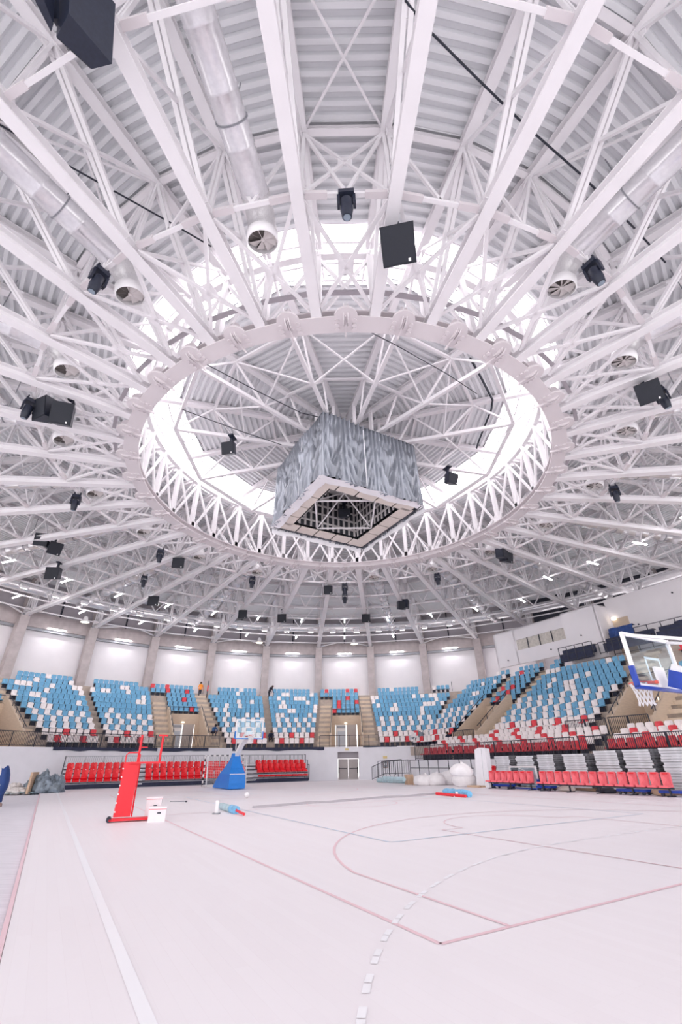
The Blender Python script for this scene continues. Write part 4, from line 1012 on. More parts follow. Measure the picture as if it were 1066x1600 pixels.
for k in range(-9, 10):
    b = MB(); b.tube([pol(35.8, 10 * k - 5 + q, 0) - C for q in (0, 0.3, 0.6, 3.2, 3.5, 3.8, 6.5, 6.8, 7.1, 10)], [0.5, 0.53, 0.5, 0.5, 0.53, 0.5, 0.5, 0.53, 0.5, 0.5], 'zinc', 14); b.build('pipe', t)
# ---- lamps
LM = {}
def tube_lamp(p, rz, label, ln=1.35, group='bright tube lamps'):
    if ln not in LM:
        b = MB(); b.box((0, 0, 0.05), (0.12, ln, 0.06), 'white_paint'); c_ = b.mesh('housing'); b = MB(); b.box((0, 0, 0), (0.11, ln * 0.98, 0.05), 'lamp'); LM[ln] = (c_, b.mesh('tube'))
    t = thing('tube_lamp', p, label, 'lamp', group, rz); link('housing', LM[ln][0], t); link('tube', LM[ln][1], t); return t
RW_ = {33.9: 'outer', 26.5: 'middle', 22.4: 'inner'}
for k in range(-7, 12):
    side = 'left of' if k < 0 else 'right of'; nn = word(abs(k))
    for r in (33.9, 26.5) + ((22.4,) if k >= 5 else ()):
        if (pol(r, 10 * k) - C).dot(W) > 25.5: continue
        lb = f'bright tube lamp of the {RW_[r]} row, {nn} bays {side} the far axis' if k else f'bright tube lamp of the {RW_[r]} row on the far middle axis'
        tube_lamp(pol(r, 10 * k, 14.66), -rad(10 * k), lb)
    if k < 4:
        lb = f'bright tube lamp on the concrete beam, {nn} bays {side} the far axis' if k else 'bright tube lamp on the concrete beam at the far middle axis'
        tube_lamp(pol(39.25, 10 * k, 13.86), PI / 2 - rad(10 * k), lb, 1.7)
tube_lamp(pol(30.2, 0, 14.66), 0, 'bright tube lamp between two others on the far middle axis')
# unlit floodlight boxes along the tie tubes, with an added glow facing outward
FM = {}
FR = Matrix.Rotation(rad(-48), 3, 'X')
b = MB(); b.box((0, 0, 0), (0.62, 0.22, 0.34), 'white_paint', mx=FR); FM['body'] = b.mesh('body')
b = MB(); b.box(FR @ Vector((0, 0.12, 0)), (0.54, 0.03, 0.28), 'flood_added_glow', mx=FR); FM['glass'] = b.mesh('glass')
b = MB(); b.beam((-0.34, 0.1, 0), (-0.34, 0.1, 0.3), 0.03, 0.05, 'grey_steel'); b.beam((0.34, 0.1, 0), (0.34, 0.1, 0.3), 0.03, 0.05, 'grey_steel'); b.beam((-0.36, 0.1, 0.3), (0.36, 0.1, 0.3), 0.04, 0.05, 'grey_steel'); FM['yoke'] = b.mesh('yoke')
for k in range(-7, 11):
    for sg in (-1, 1):
        if (pol(30.0, 10 * k) - C).dot(W) > 26.0: continue
        side = 'left of' if k < 0 else 'right of'
        t = thing('floodlight', pol(30.0, 10 * k + 2.6 * sg, 14.45), (f'small white floodlight box, {word(abs(k))} bays {side} the far axis, ' if k else 'small white floodlight box in the far middle bay, ') + ('left one' if sg < 0 else 'right one'), 'floodlight', 'white floodlights on the roof ties', -rad(10 * k + 2.6 * sg))
        for nm, q in FM.items(): link(nm, q, t)
for az, tx in ((-47.5, 'far left, above the wall panels'), (-16.8, 'left of the far middle'), (1.9, 'near the far middle')):
    t = thing('bell_lamp', pol(37.0, az, 14.55), f'white bell-shaped hall lamp {tx}', 'lamp', 'bell-shaped hall lamps')
    b = MB(); b.tube([(0, 0, 0.6), (0, 0, 0.5), (0, 0, 0.25), (0, 0, 0)], [0.12, 0.2, 0.24, 0.48], 'white_paint', 16); b.build('shade', t)
    b = MB(); b.tube([(0, 0, -0.01), (0, 0, -0.03)], 0.4, 'lamp_warm', 16); b.build('diffuser', t)
    b = MB(); b.tube([(0, 0, 0.6), (0, 0, 0.95)], 0.03, 'grey_steel', 6); b.build('hook', t)
# ---- slack cables under the roof
def cable(pts, label, r=0.03):
    P = [at(*q) for q in pts]; b = MB(); b.tube(P, r, 'cable', 6); tag(b.build('cable'), label, 'cable', 'thin dark roof cables')
cable([(633, 0, 17.6), (668, 45, 17.3), (740, 117, 17.0), (820, 195, 16.8), (905, 270, 16.8), (995, 360, 17.0), (1040, 410, 17.2)], 'thin dark cable running diagonally under the roof, right overhead')
cable([(0, 195, 16.8), (100, 255, 16.6), (190, 305, 16.6), (270, 350, 16.8), (330, 385, 17.2)], 'thin dark cable running diagonally under the roof, left overhead')
cable([(565, 512, 17.2), (620, 540, 17.0), (700, 585, 17.0), (745, 615, 17.2)], 'thin dark cable across the inner roof, right above the cube', 0.022)
cable([(320, 568, 17.2), (400, 610, 17.0), (470, 645, 17.0), (500, 652, 17.0)], 'thin dark cable across the inner roof, left above the cube', 0.022)
cable([(285, 640, 17.2), (380, 675, 17.0), (440, 695, 16.9)], 'thin dark cable from the left skylight to the cube', 0.022)
cable([(735, 560, 19.0), (752, 590, 19.0), (770, 625, 19.0), (768, 640, 19.0), (748, 690, 19.0), (745, 700, 19.0)], 'dark hose following the eave of the inner roof on the right', 0.06)

# ================================================================== COURT SIDE THINGS
# ---- retractable bleacher with red seats at the far end of the court
UB = 23.55
bl = thing('retractable_bleacher', uw(UB, 0), 'long folded bleacher frame with grey rails along the far end of the court', 'bleacher', rz=ANG_U)
# local axes: +Y along U (away from the court), +X across the court
def lbox(b, x0, x1, y0, y1, z0, z1, m): b.box(((x0 + x1) / 2, (y0 + y1) / 2, (z0 + z1) / 2), (x1 - x0, y1 - y0, z1 - z0), m)
X0, X1 = -9.85, 9.6
b = MB(); lbox(b, X0, X1, -0.05, 0.02, 0.02, 0.3, 'navy_cloth'); b.build('front_panel', bl)
for k, (y, z) in enumerate(((0.0, 0.36), (0.12, 0.66), (0.28, 0.96), (0.6, 1.22))):
    b = MB(); lbox(b, X0, X1, y, 1.3, z, z + 0.05, 'grey_steel'); lbox(b, X0, X1, y - 0.015, y, z - 0.02, z + 0.05, 'dark_steel'); b.build('platform', bl)
for xa, xb_ in ((-5.0, -4.4), (3.8, 4.65)):
    for k in range(5):
        b = MB(); lbox(b, xa, xb_, -0.1 + 0.2 * k, 0.1 + 0.2 * k, 0.2 + 0.24 * k, 0.25 + 0.24 * k, 'zinc'); b.build('aisle_step', bl)
b = MB(); b.beam((X0, 1.25, 2.08), (X1, 1.25, 2.08), 0.05, 0.05, 'grey_steel'); b.beam((X0, 1.25, 1.45), (X1, 1.25, 1.45), 0.04, 0.04, 'grey_steel'); b.build('back_rail', bl)
pmx = boxmesh('post', (0, 1.25, 1.65), (0.05, 0.05, 0.9), 'grey_steel')
for k in range(16): link('post', pmx, bl, (X0 + (X1 - X0) * k / 15, 0, 0))
b = MB()
for k in range(150): x = X0 + (X1 - X0) * (k + 0.5) / 150; b.beam((x, 1.25, 1.45), (x, 1.25, 2.06), 0.018, 0.018, 'grey_steel')
tag(b.build('baluster', bl), kind='stuff')
for x in (X0 - 0.05, X1 + 0.05):
    for k, (y, z) in enumerate(((0.0, 1.3), (0.35, 1.65), (0.8, 2.1))):
        b = MB(); b.beam((x, y, 0.1), (x, y, z), 0.05, 0.05, 'dark_steel'); b.beam((x, y, z), (x, y + 0.3, z), 0.04, 0.04, 'dark_steel'); b.build('end_rail', bl)
fb = MB(); prof = [(-0.22, 0.0), (0.0, -0.02), (0.02, 0.07), (-0.1, 0.13), (-0.24, 0.08)]
fb.add([(x, y, z) for x in (-0.22, 0.22) for y, z in prof], [(i, (i + 1) % 5, (i + 1) % 5 + 5, i + 5) for i in range(5)] + [(4, 3, 2, 1, 0), (5, 6, 7, 8, 9)], 'bleach_red')
fb.box((0, -0.03, -0.045), (0.4, 0.1, 0.04), 'grey_steel'); flat_m = fb.mesh('folding_seat')
ub_ = MB(); pts = rounded(2, 0.46, 0.45, 0.12); n_ = len(pts)
ub_.add([(x, -0.04 + 0.12 * z - 0.1 * (x / 0.46) ** 2, z) for x, z in pts] + [(x, 0.02 + 0.12 * z, z) for x, z in pts] + [(0, 0.03, 0.24)], [(i, (i + 1) % n_, 2 * n_) for i in range(n_)] + [(i, i + n_, (i + 1) % n_ + n_, (i + 1) % n_) for i in range(n_)] + [tuple(range(2 * n_ - 1, n_ - 1, -1))], 'bleach_red')
prof = [(0.0, 0.02), (-0.16, -0.02), (-0.2, -0.1), (-0.12, -0.24), (0.02, -0.22)]
ub_.add([(x, y, z) for x in (-0.22, 0.22) for y, z in prof], [(i, (i + 1) % 5, (i + 1) % 5 + 5, i + 5) for i in range(5)] + [(4, 3, 2, 1, 0), (5, 6, 7, 8, 9)], 'bleach_red')
ub_.box((0, -0.03, -0.27), (0.42, 0.12, 0.04), 'white_paint'); ub_.box((0.0, -0.09, 0.42), (0.05, 0.03, 0.03), 'white_paint'); up_m = ub_.mesh('folding_seat')
for nm, xa, xb_, rows in (('end section by the tarp heap', -9.7, -5.1, ((0, -0.12, 0.46), (1, 0.02, 0.8), (1, 0.5, 1.22))), ('middle section', -4.3, 3.7, ((0, -0.12, 0.46), (1, 0.02, 0.8), (1, 0.5, 1.22))), ('section beside the blue hoop base', 4.75, 9.45, ((0, -0.12, 0.46), (0, 0.0, 0.78), (1, 0.22, 1.0), (1, 0.62, 1.26)))):
    n = int((xb_ - xa) / 0.505)
    for ri, (kind, y, z) in enumerate(rows):
        for j in range(n):
            x = xa + (j + 0.5) * (xb_ - xa) / n; p = uw(UB + y, 0) + W * x + Vector((0, 0, z))
            o = link('folding_seat', up_m if kind else flat_m, None, p, ANG_U)
            tag(o, f'red {"upright" if kind else "flat"} bleacher seat, {nm}, row {word(ri + 1)} up, place {word(j + 1)}', 'seat', 'red bleacher seats')

# ---- basketball stands
def hoop_stand(sg, pad, pad2, label, zr):
    """local: +Y points from the court centre to the base line end, origin on the floor under the rim"""
    t = thing('basketball_stand', uw(sg * 12.42, 0 if sg > 0 else 0.13), label, 'basketball hoop', 'basketball stands', ANG_U if sg > 0 else ANG_U + PI)
    dz = zr - 3.05
    b = MB(); prof = [(0.03, 2.0, 5.6, 0.55), (0.35, 2.0, 5.15, 0.55), (0.85, 2.05, 4.3, 0.53), (1.2, 2.3, 3.7, 0.42), (1.5, 2.42, 3.3, 0.32), (1.8, 2.5, 3.05, 0.24), (2.05, 2.55, 2.95, 0.2)]
    vs = []
    for z, y0, y1, hw in prof: vs += [(-hw, y0, z), (hw, y0, z), (hw, y1, z), (-hw, y1, z)]
    fs = [(3, 2, 1, 0), (24, 25, 26, 27)]
    for q in range(6):
        for e in range(4): fs.append((4 * q + e, 4 * q + (e + 1) % 4, 4 * q + 4 + (e + 1) % 4, 4 * q + 4 + e))
    b.add(vs, fs, pad2); bs = b.build('base', t)
    b = MB(); b.box((0, 2.03, 0.85), (1.08, 0.03, 0.03), 'white_paint'); b.box((0.535, 3.1, 0.85), (0.02, 2.1, 0.025), 'white_paint'); b.build('seam', bs)
    for sx in (-0.35, 0.35):
        b = MB(); b.tube([(sx - 0.05, 5.2, 0.08), (sx + 0.05, 5.2, 0.08)], 0.08, 'black', 10); b.build('wheel', bs)
    b = MB(); b.beam((0, 2.7, 1.9), (0, 0.75, 3.2 + dz), 0.26, 0.26, 'white_paint'); b.build('arm', t)
    b = MB(); b.beam((0, 1.5, 2.72 + dz), (0, 0.68, 3.05 + dz), 0.34, 0.34, pad if sg < 0 else 'white_paint'); b.build('arm_pad', t)
    for sx in (-1, 1):
        b = MB(); b.beam((sx * 0.82, 0.46, 3.92 + dz), (sx * 0.1, 2.6, 2.3 + dz if sg > 0 else 3.35 + dz), 0.06, 0.06, 'white_paint'); b.build('strut', t)
    zb, zt_ = 2.9 + dz, 3.95 + dz; yb = 0.42
    bd = link('backboard', MB().mesh('backboard'), t)
    b = MB(); b.box((0, yb, (zb + zt_) / 2), (1.74, 0.014, 1.0), 'board_glass'); bd.data = b.mesh('backboard')
    b = MB()
    for z in (zb, zt_): b.box((0, yb, z), (1.86, 0.06, 0.075), 'white_paint')
    for x in (-0.9, 0.9): b.box((x, yb, (zb + zt_) / 2), (0.075, 0.06, 1.05), 'white_paint')
    b.build('board_frame', bd)
    b = MB()
    for z in (zb + 0.15, zb + 0.6): b.box((0, yb - 0.012, z), (0.59, 0.006, 0.05), 'white_paint')
    for x in (-0.27, 0.27): b.box((x, yb - 0.012, zb + 0.375), (0.05, 0.006, 0.45), 'white_paint')
    b.build('target_square', bd)
    b = MB(); b.box((0, yb, zb - 0.04), (1.92, 0.1, 0.06), pad)
    for x in (-0.93, 0.93): b.box((x, yb, zb + 0.17), (0.06, 0.1, 0.42), pad)
    b.build('edge_padding', bd)
    b = MB(); b.box((0, yb + 0.05, zb + 0.2), (0.36, 0.05, 0.42), 'white_paint'); b.box((0, yb + 0.03, zb + 0.1), (0.5, 0.04, 0.06), 'orange_rim'); b.build('mount_plate', bd)
    b = MB(); P = [(0.225 * cos(2 * PI * k / 24), 0.225 * sin(2 * PI * k / 24), zr) for k in range(25)]; b.tube(P, 0.012, 'orange_rim', 6); b.box((0, 0.3, zr - 0.02), (0.2, 0.2, 0.05), 'orange_rim'); rm = b.build('rim', t)
    b = MB(); N_ = 12; lv = [(0, 0.225), (0.12, 0.18), (0.24, 0.15), (0.36, 0.14), (0.46, 0.16)]
    for k in range(N_):
        for dirn in (1, -1):
            b.tube([(rr * cos(2 * PI * (k + dirn * 0.5 * i) / N_), rr * sin(2 * PI * (k + dirn * 0.5 * i) / N_), zr - d) for i, (d, rr) in enumerate(lv)], 0.011, 'net', 4)
    b.build('net', rm)
    return t
hoop_stand(1, 'royal_pad', 'royal_pad', 'far basketball stand with bright blue padded base and white arm', 3.02)
hoop_stand(-1, 'blue_pad', 'blue_pad', 'near basketball hoop with deep blue edge padding, entering at the right', 2.87)

# ---- handball goal behind the far hoop
g = thing('handball_goal', uw(20.6, 0.9), 'small goal with dark-striped white frame and net, behind the blue hoop base', 'goal', rz=ANG_U)
def striped(b, a, c, r=0.045, n=10):
    a, c = Vector(a), Vector(c)
    for k in range(n): b.beam(a.lerp(c, k / n), a.lerp(c, (k + 1) / n), 2 * r, 2 * r, 'white_paint' if k % 2 else 'dark_steel')
for x in (-1.5, 1.5): b = MB(); striped(b, (x, 0, 0), (x, 0, 2.0)); b.build('post', g)
b = MB(); striped(b, (-1.5, 0, 2.0), (1.5, 0, 2.0), n=15); b.build('crossbar', g)
for x in (-1.5, 1.5): b = MB(); b.tube([(x, 0, 2.0), (x, -0.8, 1.95), (x, -1.05, 0.05), (x, 0, 0.05)], 0.05 if x < 0 else 0.03, 'white_paint', 6); b.build('side_bow', g)
b = MB(); b.tube([(-1.5, -1.05, 0.05), (1.5, -1.05, 0.05)], 0.03, 'white_paint', 6); b.build('ground_bar', g)
b = MB()
for k in range(22): x = -1.5 + 3.0 * k / 21; b.tube([(x, 0, 2.0), (x, -0.8, 1.93), (x, -1.05, 0.05)], 0.007, 'net', 3)
for k in range(20): f = k / 19; y, z = (-0.8 - 0.25 * f, 1.93 - 1.88 * f); b.tube([(-1.5, y, z), (1.5, y, z)], 0.007, 'net', 3)
for x in (-1.5, 1.5):
    for k in range(12): z = 0.15 * k + 0.1; b.tube([(x, 0, z), (x, -1.0 + 0.015 * k, z)], 0.007, 'net', 3)
tag(b.build('net', g), kind='stuff')

# ---- red referee stand, boxes, rolled posts, net on the floor
rs = thing('referee_stand', at(190, 1284), 'tall red volleyball referee stand with padded front', 'referee stand', rz=0.42)
b = MB(); b.box((-0.02, 0.0, 0.82), (0.44, 0.1, 1.4), 'red_pad'); pad_ = b.build('front_pad', rs)
b = MB()
for k in range(6): b.tube([(-0.24, -0.06, 0.25 + 0.22 * k), (-0.24, 0.06, 0.25 + 0.22 * k)], 0.022, 'white_paint', 6)
b.build('lacing', pad_)
b = MB(); b.beam((-0.36, 0, 0.06), (0.75, 0.0, 0.06), 0.34, 0.06, 'red_pad'); b.build('foot_plate', rs)
for y in (-0.14, 0.14): b = MB(); b.tube([(-0.36, y - 0.03, 0.07), (-0.36, y + 0.03, 0.07)], 0.07, 'black', 12); b.build('wheel', rs)
b = MB(); b.box((0.42, 0.1, 1.5), (1.0, 0.55, 0.05), 'red_pad'); b.build('platform', rs)
b = MB(); b.tube([(-0.22, 0, 1.45), (-0.22, 0, 1.72), (-0.16, 0, 1.78), (0.12, 0, 1.78), (0.18, 0, 1.72), (0.18, 0, 1.5)], 0.02, 'red_pad', 6); b.build('grab_loop', rs)
for x, y in ((0.14, 0.1), (0.8, 0.34)):
    b = MB(); b.tube([(x, y, 1.5), (x, y, 2.28)], 0.035, 'red_pad', 8); b.build('post', rs)
b = MB(); b.beam((0.14, 0.1, 1.93), (0.36, 0.18, 1.93), 0.03, 0.03, 'red_pad'); b.beam((0.66, 0.3, 2.28), (0.94, 0.38, 2.28), 0.06, 0.05, 'red_pad'); b.build('hand_grip', rs)
b = MB(); b.tube([(0.24, -0.03, 0.12), (0.24, 0.5, 1.48)], 0.025, 'red_pad', 6); b.tube([(-0.24, 0.05, 0.12), (-0.2, 0.2, 1.48)], 0.025, 'red_pad', 6); b.build('ladder_leg', rs)
for (x, y, s_, rz, lb) in ((244, 1284, (0.47, 0.36, 0.36), 0.3, 'white box with dark handle slot, in front beside the red stand'), (237, 1279.5, (0.44, 0.34, 0.56), 0.3, 'taller white box with pink lid edge behind the first one')):
    p = at(x, y); t = thing('storage_box', p, lb, 'box', 'white boxes by the referee stand', rz)
    b = MB(); b.box((0, 0, s_[2] / 2), s_, 'white_box'); b.build('body', t)
    b = MB(); b.box((0, 0, s_[2] - 0.01), (s_[0] + 0.03, s_[1] + 0.03, 0.05), 'white_box'); b.box((0, 0, s_[2] - 0.04), (s_[0] + 0.012, s_[1] + 0.012, 0.02), 'pink_seat'); b.build('lid', t)
    b = MB(); b.box((0.05, -s_[1] / 2 - 0.005, s_[2] * 0.62), (0.1, 0.015, 0.035), 'black'); b.build('handle_slot', t)
def roll(name, a, c, r, m, label, cat, wob=0.15, group=None):
    a, c = Vector(a), Vector(c); d = c - a; b = MB(); n = 10
    pts = [a + d * k / n + Vector((0, 0, r)) for k in range(n + 1)]; b.tube(pts, [r * (1 + wob * noise.noise(Vector((k * 1.3, a.x, a.y)))) for k in range(n + 1)], m, 12)
    return tag(b.build(name), label, cat, group)
t = thing('post_roll', at(352, 1265), 'volleyball post lying on the floor in blue-white padding', 'sports post'); o = Vector(t.location)
A, B_ = at(345, 1259, 0.1) - o, at(369, 1266, 0.1) - o
b = MB(); b.tube([A.lerp(B_, k / 8) for k in range(9)], [0.09, 0.11, 0.1, 0.11, 0.1, 0.11, 0.12, 0.12, 0.1], 'teal_wrap', 12); b.build('padding', t)
b = MB(); b.tube([A.lerp(B_, 0.72), A.lerp(B_, 1.02)], 0.125, 'blue_wrap', 12); b.build('padding_end', t)
b = MB(); b.tube([B_, B_ + (B_ - A) * 0.45 + Vector((0, 0, -0.04))], 0.04, 'red_pad', 8); b.build('pole', t)
t = thing('floor_stud', at(338, 1272), 'short white metal post standing upright beside the blue-white roll', 'post')
b = MB(); b.box((0, 0, 0.02), (0.22, 0.22, 0.03), 'grey_steel'); b.build('foot', t); b = MB(); b.box((0, 0, 0.2), (0.1, 0.06, 0.36), 'white_paint'); b.build('upright', t)
b = MB(); P = [at(395 + 29.5 * k, 1261.5 - 2.15 * k + 0.5 * sin(k * 1.7), 0.02) for k in range(11)]; b.tube(P, [0.05 + 0.02 * (k % 2) for k in range(11)], 'cladding', 6); tag(b.build('floor_net'), 'grey volleyball net stretched along the floor across the court', 'net')
b = MB(); b.tube([at(266, 1252, 0.015), at(291, 1252.5, 0.015)], 0.015, 'grey_steel', 6); b.tube([at(290, 1252.5, 0.02), at(292, 1252.5, 0.02)], 0.04, 'black', 6); tag(b.build('floor_stick'), 'thin grey stick with dark tip lying on the floor', 'stick')
b = MB(); b.blob(at(386, 1242, 0.12), (0.12, 0.12, 0.12), 'white_paint', 1, 0.0, flat=False, n=16); tag(b.build('ball'), 'white ball lying on the floor in front of the blue hoop base', 'ball')
t = thing('post_roll', at(712, 1240), 'second volleyball post lying in light blue padding near the white bags', 'sports post'); o = Vector(t.location)
A, B_ = at(695, 1237, 0.12) - o, at(734, 1241, 0.12) - o
b = MB(); b.tube([A.lerp(B_, k / 8) for k in range(9)], [0.12, 0.16, 0.14, 0.17, 0.14, 0.16, 0.17, 0.16, 0.13], 'blue_wrap', 12); b.build('padding', t)
b = MB(); b.tube([at(682, 1240, 0.06) - o, at(728, 1244, 0.06) - o], 0.06, 'red_pad', 8); b.build('pole', t)
b = MB(); b.box(at(715, 1244, 0.02) - o, (0.35, 0.2, 0.03), 'white_paint'); b.box(at(714, 1241, 0.1) - o, (0.1, 0.1, 0.2), 'white_paint'); b.build('foot', t)

# ---- court side benches of pale red chairs
def bench(u0, u1, n, label):
    t = thing('team_bench', uw((u0 + u1) / 2, 11.75), label, 'bench', 'team benches', RZ_S); L = u0 - u1
    cm = MB(); pts = rounded(2, 0.395, 0.5, 0.06); k = len(pts)
    cm.add([(x, -0.05 + 0.1 * z - 0.12 * (x / 0.45) ** 2, z + 0.38) for x, z in pts] + [(x, 0.02 + 0.1 * z, z + 0.38) for x, z in pts] + [(0, 0.03, 0.62)], [(i, (i + 1) % k, 2 * k) for i in range(k)] + [(i, i + k, (i + 1) % k + k, (i + 1) % k) for i in range(k)] + [tuple(range(2 * k - 1, k - 1, -1))], 'pink_seat')
    pr = [(0.02, 0.4), (-0.2, 0.38), (-0.4, 0.41), (-0.42, 0.33), (0.02, 0.34)]
    cm.add([(x, y, z) for x in (-0.185, 0.185) for y, z in pr], [(i, (i + 1) % 5, (i + 1) % 5 + 5, i + 5) for i in range(5)] + [(4, 3, 2, 1, 0), (5, 6, 7, 8, 9)], 'pink_seat'); cm = cm.mesh('chair_shell')
    slot = boxmesh('grip_slot', (0, -0.035, 0.82), (0.2, 0.03, 0.035), 'bleach_red')
    for j in range(n):
        x = -L / 2 + (j + 0.5) * L / n; c_ = link('chair_shell', cm, t, (x, 0, 0)); link('grip_slot', slot, c_)
    b = MB(); b.beam((-L / 2, -0.1, 0.3), (L / 2, -0.1, 0.3), 0.08, 0.07, 'dark_steel'); b.build('beam', t)
    for j in range(max(2, n // 3 + 1)):
        x = -L / 2 + 0.2 + (L - 0.4) * j / max(1, n // 3); b = MB(); b.beam((x, -0.1, 0.02), (x, -0.1, 0.28), 0.06, 0.06, 'dark_steel'); b.beam((x, -0.38, 0.02), (x, 0.2, 0.02), 0.06, 0.04, 'dark_steel'); b.build('leg', t)
bench(3.9, 0.72, 7, 'bench of seven pale red chairs left of the spare glass board')
bench(0.35, -6.3, 14, 'long bench of pale red chairs in front of the panel stacks')
# ---- stacks of floor panels
STK = [(4.35, 3.2, 1.62), (2.7, 1.5, 1.6), (1.2, 0.15, 1.64), (-0.48, -1.75, 1.64), (-2.3, -3.5, 1.75), (-3.8, -5.07, 1.76), (-5.5, -6.75, 1.79)]
for k, (u0, u1, h_) in enumerate(STK):
    t = thing('panel_stack', uw((u0 + u1) / 2, 13.75), f'tall stack of grey-white floor panels, {ORD[k + 1]} from the leaning white slab', 'panel stack', 'stacks of floor panels', RZ_S)
    L = u0 - u1; nb = 15; hb = (h_ - 0.12) / nb
    bm1 = MB(); bm1.box((0, 0, 0), (L, 1.7, hb * 0.86), 'board_edge'); bm1.box((0, -0.853, 0), (L * 0.995, 0.012, hb * 0.84), 'board_face'); bm1.box((0, 0, hb * 0.45), (L, 1.7, hb * 0.06), 'board_face'); pmsh = bm1.mesh('floor_panel')
    for q in range(nb):
        link('floor_panel', pmsh, t, (0.03 * sin(q * 2.3 + k), 0.03 * sin(q * 1.7 + 2 * k), 0.12 + hb * (q + 0.5)), 0.012 * sin(q * 3.1 + k))
    b = MB()
    for y in (-0.6, 0, 0.6): b.box((0, y, 0.06), (L, 0.14, 0.12), 'cardboard')
    b.build('pallet', t)
# spare glass board leaning among the chairs
t = thing('spare_backboard', uw(1.95, 12.42), 'spare glass hoop board in white frame standing between the chairs and the stacks', 'backboard', rz=RZ_S)
b = MB(); b.box((0, 0, 0.55), (1.72, 0.02, 0.95), 'board_glass'); b.build('glass', t)
b = MB()
for z in (0.04, 1.06): b.box((0, 0, z), (1.84, 0.08, 0.08), 'white_paint')
for x in (-0.9, 0.9): b.box((x, 0, 0.55), (0.08, 0.08, 1.05), 'white_paint')
b.beam((-0.2, -0.02, 1.0), (0.55, -0.02, 0.75), 0.05, 0.03, 'white_paint'); b.build('frame', t)
b = MB(); b.box((0, -0.01, 0.03), (1.92, 0.12, 0.06), 'blue_pad'); b.box((0.92, -0.01, 0.24), (0.08, 0.12, 0.48), 'blue_pad'); b.build('padding', t)
for i_, (u_, wd, lb) in enumerate(((3.1, 1.3, 'low blue trolley under the left bench'), (0.2, 0.9, 'low blue trolley in front of the spare board'), (-4.4, 1.3, 'low blue trolley under the long bench'), (-6.4, 1.6, 'low blue trolley at the right end of the long bench'))):
    t = thing('trolley', uw(u_, 11.95), lb, 'trolley', 'blue trolleys', RZ_S)
    b = MB(); b.box((0, 0, 0.17), (wd, 0.5, 0.1), 'blue_pad'); b.build('deck', t)
    for x in (-wd / 2 + 0.12, wd / 2 - 0.12):
        for y in (-0.2, 0.2): b = MB(); b.tube([(x, y - 0.03, 0.07), (x, y + 0.03, 0.07)], 0.07, 'dark_steel', 10); b.build('wheel', t)
for i_, (u_, m, lb) in enumerate(((-0.9, 'tan_panel', 'pale bundle of boards under the long bench'), (-3.0, 'dark_steel', 'dark flat frame under the long bench'), (-5.6, 'cardboard', 'yellow-brown crumpled sack under the long bench'))):
    b = MB(); b.blob(uw(u_, 12.1, 0.1), (0.5, 0.25, 0.14), m, i_ + 3, 0.3, rz=RZ_S); tag(b.build('bundle'), lb, 'bundle')
# leaning white slab
t = thing('foam_slab', uw(4.9, 12.4), 'tall white slab wrapped in plastic leaning beside the first panel stack', 'slab', rz=RZ_S)
b = MB(); b.prism([(-0.55, 0), (0.5, 0), (0.62, 2.02), (0.1, 2.1), (-0.3, 2.0)], (1, 0, 0), (0, 0, 1), (0, -0.25, 0), (0, 0.35, 0), 'wrap_white'); b.build('slab', t)
b = MB(); b.beam((0.12, -0.26, 0.0), (0.3, -0.26, 2.02), 0.03, 0.02, 'board_face'); b.build('fold', t)
# ---- bags, boxes, mats, ramp rail
def bagt(x, y, rd, seed, label, z=0.0, m='bag', name='sack', grp='white sacks by the ramp'):
    p = at(x, y, 0) if z == 0 else Vector((*at(x, y, z).xy, z)); t = thing(name, p, label, 'sack', grp)
    b = MB(); b.blob((0, 0, rd[2] * 0.62), rd, m, seed, 0.13, 2.2, n=24); b.build('body', t)
    if name == 'sack':
        b = MB(); b.blob((0.1 * rd[0], -0.1, rd[2] * 1.5), (0.1, 0.1, 0.12), m, seed + 5, 0.4, n=10, flat=False); b.build('tied_neck', t)
    return t
bagt(664, 1227, (0.75, 0.5, 0.4), 2, 'crumpled white sack next to the small cardboard box')
bagt(683, 1227, (0.6, 0.5, 0.45), 4, 'white sack with teal print between two others', 0, 'bag')
bagt(702, 1226, (0.62, 0.5, 0.5), 6, 'bluish white sack left of the biggest sack')
bagt(728, 1229, (0.8, 0.6, 0.5), 8, 'biggest white sack on a pallet beside the leaning slab')
bagt(722, 1213, (0.55, 0.45, 0.34), 11, 'round white sack lying on top of the biggest one', 0.74)
t = thing('pallet', at(752, 1231), 'low wooden pallet edge under the biggest white sack', 'pallet', rz=RZ_S)
for k in range(3): b = MB(); b.box((-0.6 + 0.0 * k, 0.25 * k, 0.05), (1.0, 0.12, 0.09), 'cardboard'); b.build('board', t)
def carton(x, y, s_, label, z=0.0, rz=0.4):
    p = at(x, y, z); t = thing('carton', p, label, 'box', 'brown cartons', rz)
    b = MB(); b.box((0, 0, s_[2] / 2), s_, 'cardboard'); b.build('body', t); b = MB(); b.box((0, 0, s_[2] + 0.004), (s_[0] * 0.16, s_[1], 0.006), 'tan_panel'); b.build('tape', t)
carton(640, 1226, (0.5, 0.4, 0.62), 'small brown carton standing at the left end of the white sacks')
carton(651, 1226.5, (0.35, 0.3, 0.45), 'second small brown carton close against the first')
carton(702, 1214, (1.0, 0.5, 0.62), 'big brown carton on the pile behind the white sacks', 0.3, RZ_S)
carton(46, 1240, (0.12, 1.0, 1.15), 'tall brown cardboard sheet beside the dark plastic heap', 0, 0.2)
